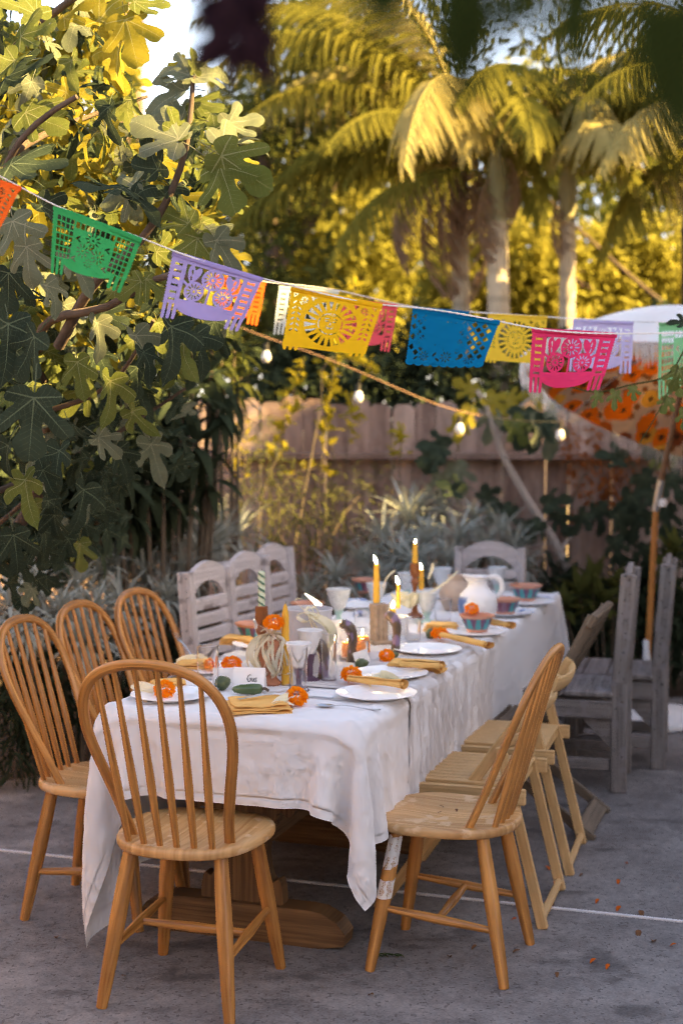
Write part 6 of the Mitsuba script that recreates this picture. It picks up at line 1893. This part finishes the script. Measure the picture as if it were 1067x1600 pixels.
for m, px, py, an, dz, lab in ((fork_mesh(), 410, 1106, .75, .036, 'fork lying on the nearest mustard napkin'), (spoon_mesh(), 426, 1106, .55, .038, 'spoon lying on the nearest mustard napkin'), (spoon_mesh(), 548, 1108, 2.85, .001, 'spoon lying by the nearest plate on the right'), (knife_mesh(), 520, 1094, -.4, .001, 'knife lying left of the nearest plate on the right'),
                               (knife_mesh(), 395, 1078, -.9, .001, 'knife half hidden by the Gus place card'), (fork_mesh(), 292, 1030, 2.2, .03, 'fork leaning up at the left edge of the table'), (knife_mesh(), 268, 1100, .15, .001, 'knife by the plate behind the foreground chair'), (knife_mesh(), 640, 1032, -.3, .001, 'knife lying by the middle plate on the right')):
    M = at(px, py, an)
    M[2, 3] += dz
    if 'leaning' in lab: M[:3, :3] = M[:3, :3] @ roty(-.5)
    solo('cutlery', m, 'm_silver_m', lab, lab.split()[0], True, M=M)

# ------------------------------------------------------------------ litter on the ground and on the seat
B['m_petal'] = thin((.55, .12, .02), .8, .4)
B['m_dry'] = thin((.17, .09, .05), .8, .3)
B['m_sprig'] = thin((.05, .075, .03), .7, .4)
PT = [shape(blade(.030, .016, 4, .9, .5, .5, .5), m, True) for m in ('m_petal', 'm_dry')]
for px, py, w in ((978, 1353, 'by the far right folding-chair feet, farthest of all'), (966, 1379, 'just below the farthest fallen petal'), (936, 1410, 'just above the pale joint'), (970, 1421, 'touching the pale joint at the right'), (852, 1358, 'between the feet of the two light folding chairs'),
                  (808, 1441, 'just below the pale joint behind the right chair leg'), (1057, 1481, 'at the right edge of the picture'), (952, 1512, 'right petal of the lower pair'), (932, 1504, 'left petal of the lower pair')):
    p = G(px, py, 0)
    solo('petal', PT[0], None, 'fallen orange petal on the concrete ' + w, 'petal', M=m44(rotz(R.uniform(0, 6)), [p[0], p[1], .010], R.uniform(.7, 1.1)), group='fallen orange petals')
for px, py, w in ((1000, 1427, 'on the pale joint near the right edge'), (998, 1458, 'below the joint at the far right'), (746, 1482, 'beside the rear leg of the paint-splashed chair'), (812, 1490, 'just right of the paint-splashed chair'), (870, 1524, 'in the lower right of the floor'), (1020, 1476, 'right of the lower pair of petals'),
                  (700, 1500, 'under the paint-splashed chair'), (190, 1530, 'in front of the foreground chair at the left'), (90, 1470, 'by the leg of the leftmost chair'), (584, 1560, 'on the floor in front of both front chairs'), (912, 1370, 'behind the folding chairs'), (866, 1416, 'by the feet of the first folding chair')):
    p = G(px, py, 0)
    solo('dry_leaf', PT[1], None, 'small curled dry leaf ' + w, 'dry leaf', M=m44(rotz(R.uniform(0, 6)), [p[0], p[1], .009], R.uniform(.6, 1.3)), group='dry leaves on the concrete')
for i, (dx, dy, w) in enumerate(((-.03, .02, 'nearest'), (.02, -.01, 'middle'), (.035, .045, 'farthest'))):
    solo('dry_leaf', PT[1], None, 'tiny dry leaf on the seat of the paint-splashed chair, ' + w + ' of three', 'dry leaf', M=Mr @ m44(rotz(i * 2.0), [dx, dy, .447], .55), group='dry leaves on the chair seat')
k = thing('sprig', 'dark green leafy sprig dropped between the two front chairs', 'sprig')
p = G(600, 1497, 0)
part(k, 'stem', tube([p + A([-.04, 0, .006]), p + A([0, .01, .01]), p + A([.05, 0, .006])], .0016, 5), 'm_sprig', True)
for i in range(12):
    q = p + A([-.04 + i * .008, .005, .008])
    part(k, 'leaf', PT[0] if False else shape(blade(.024, .010, 3, .6, .4), 'm_sprig', True), None, M=m44(rotz((1.2 if i % 2 else -1.6) + R.uniform(-.4, .4)), q))

# ------------------------------------------------------------------ what belongs together
import re
for base, g in dict(spindle_chair='yellow spindle-back chairs around the table', folding_chair='folding chairs on the right side', slatted_chair='grey slatted chairs round the far half of the table', tablecloth='cloths layered over the two tables',
                    paper_banner='cut-paper banners on two lines', plate='white scalloped plates on the table', tumbler='clear tumblers on the table', goblet='goblets on the table', candle='candles on the table',
                    candlestick='turned wooden candlesticks', marigold='orange marigolds on the table', painted_bowl='painted terracotta bowls', napkin='cloth napkins on the settings', corn_husk='loose corn husks on the settings',
                    place_card='white place cards', avocado='green fruit by the place cards', cutlery='cutlery on the table', cup='white ceramic cups', dried_pod='dark hooked pods', garden_tree='sunlit trees beyond the fence',
                    palm_tree='palms beyond the fence', silver_shrub='silvery shrubs in the beds', leafy_shrub='long-leaved shrubs by the fence', bush='bushes in the beds', overhanging_branch='blurred branches close to the camera', bunting_cord='cords of the bunting').items():
    for k in labels:
        if re.sub(r'_\d{3}$', '', k) == base and 'label' in labels[k]:
            labels[k].setdefault('group', g)
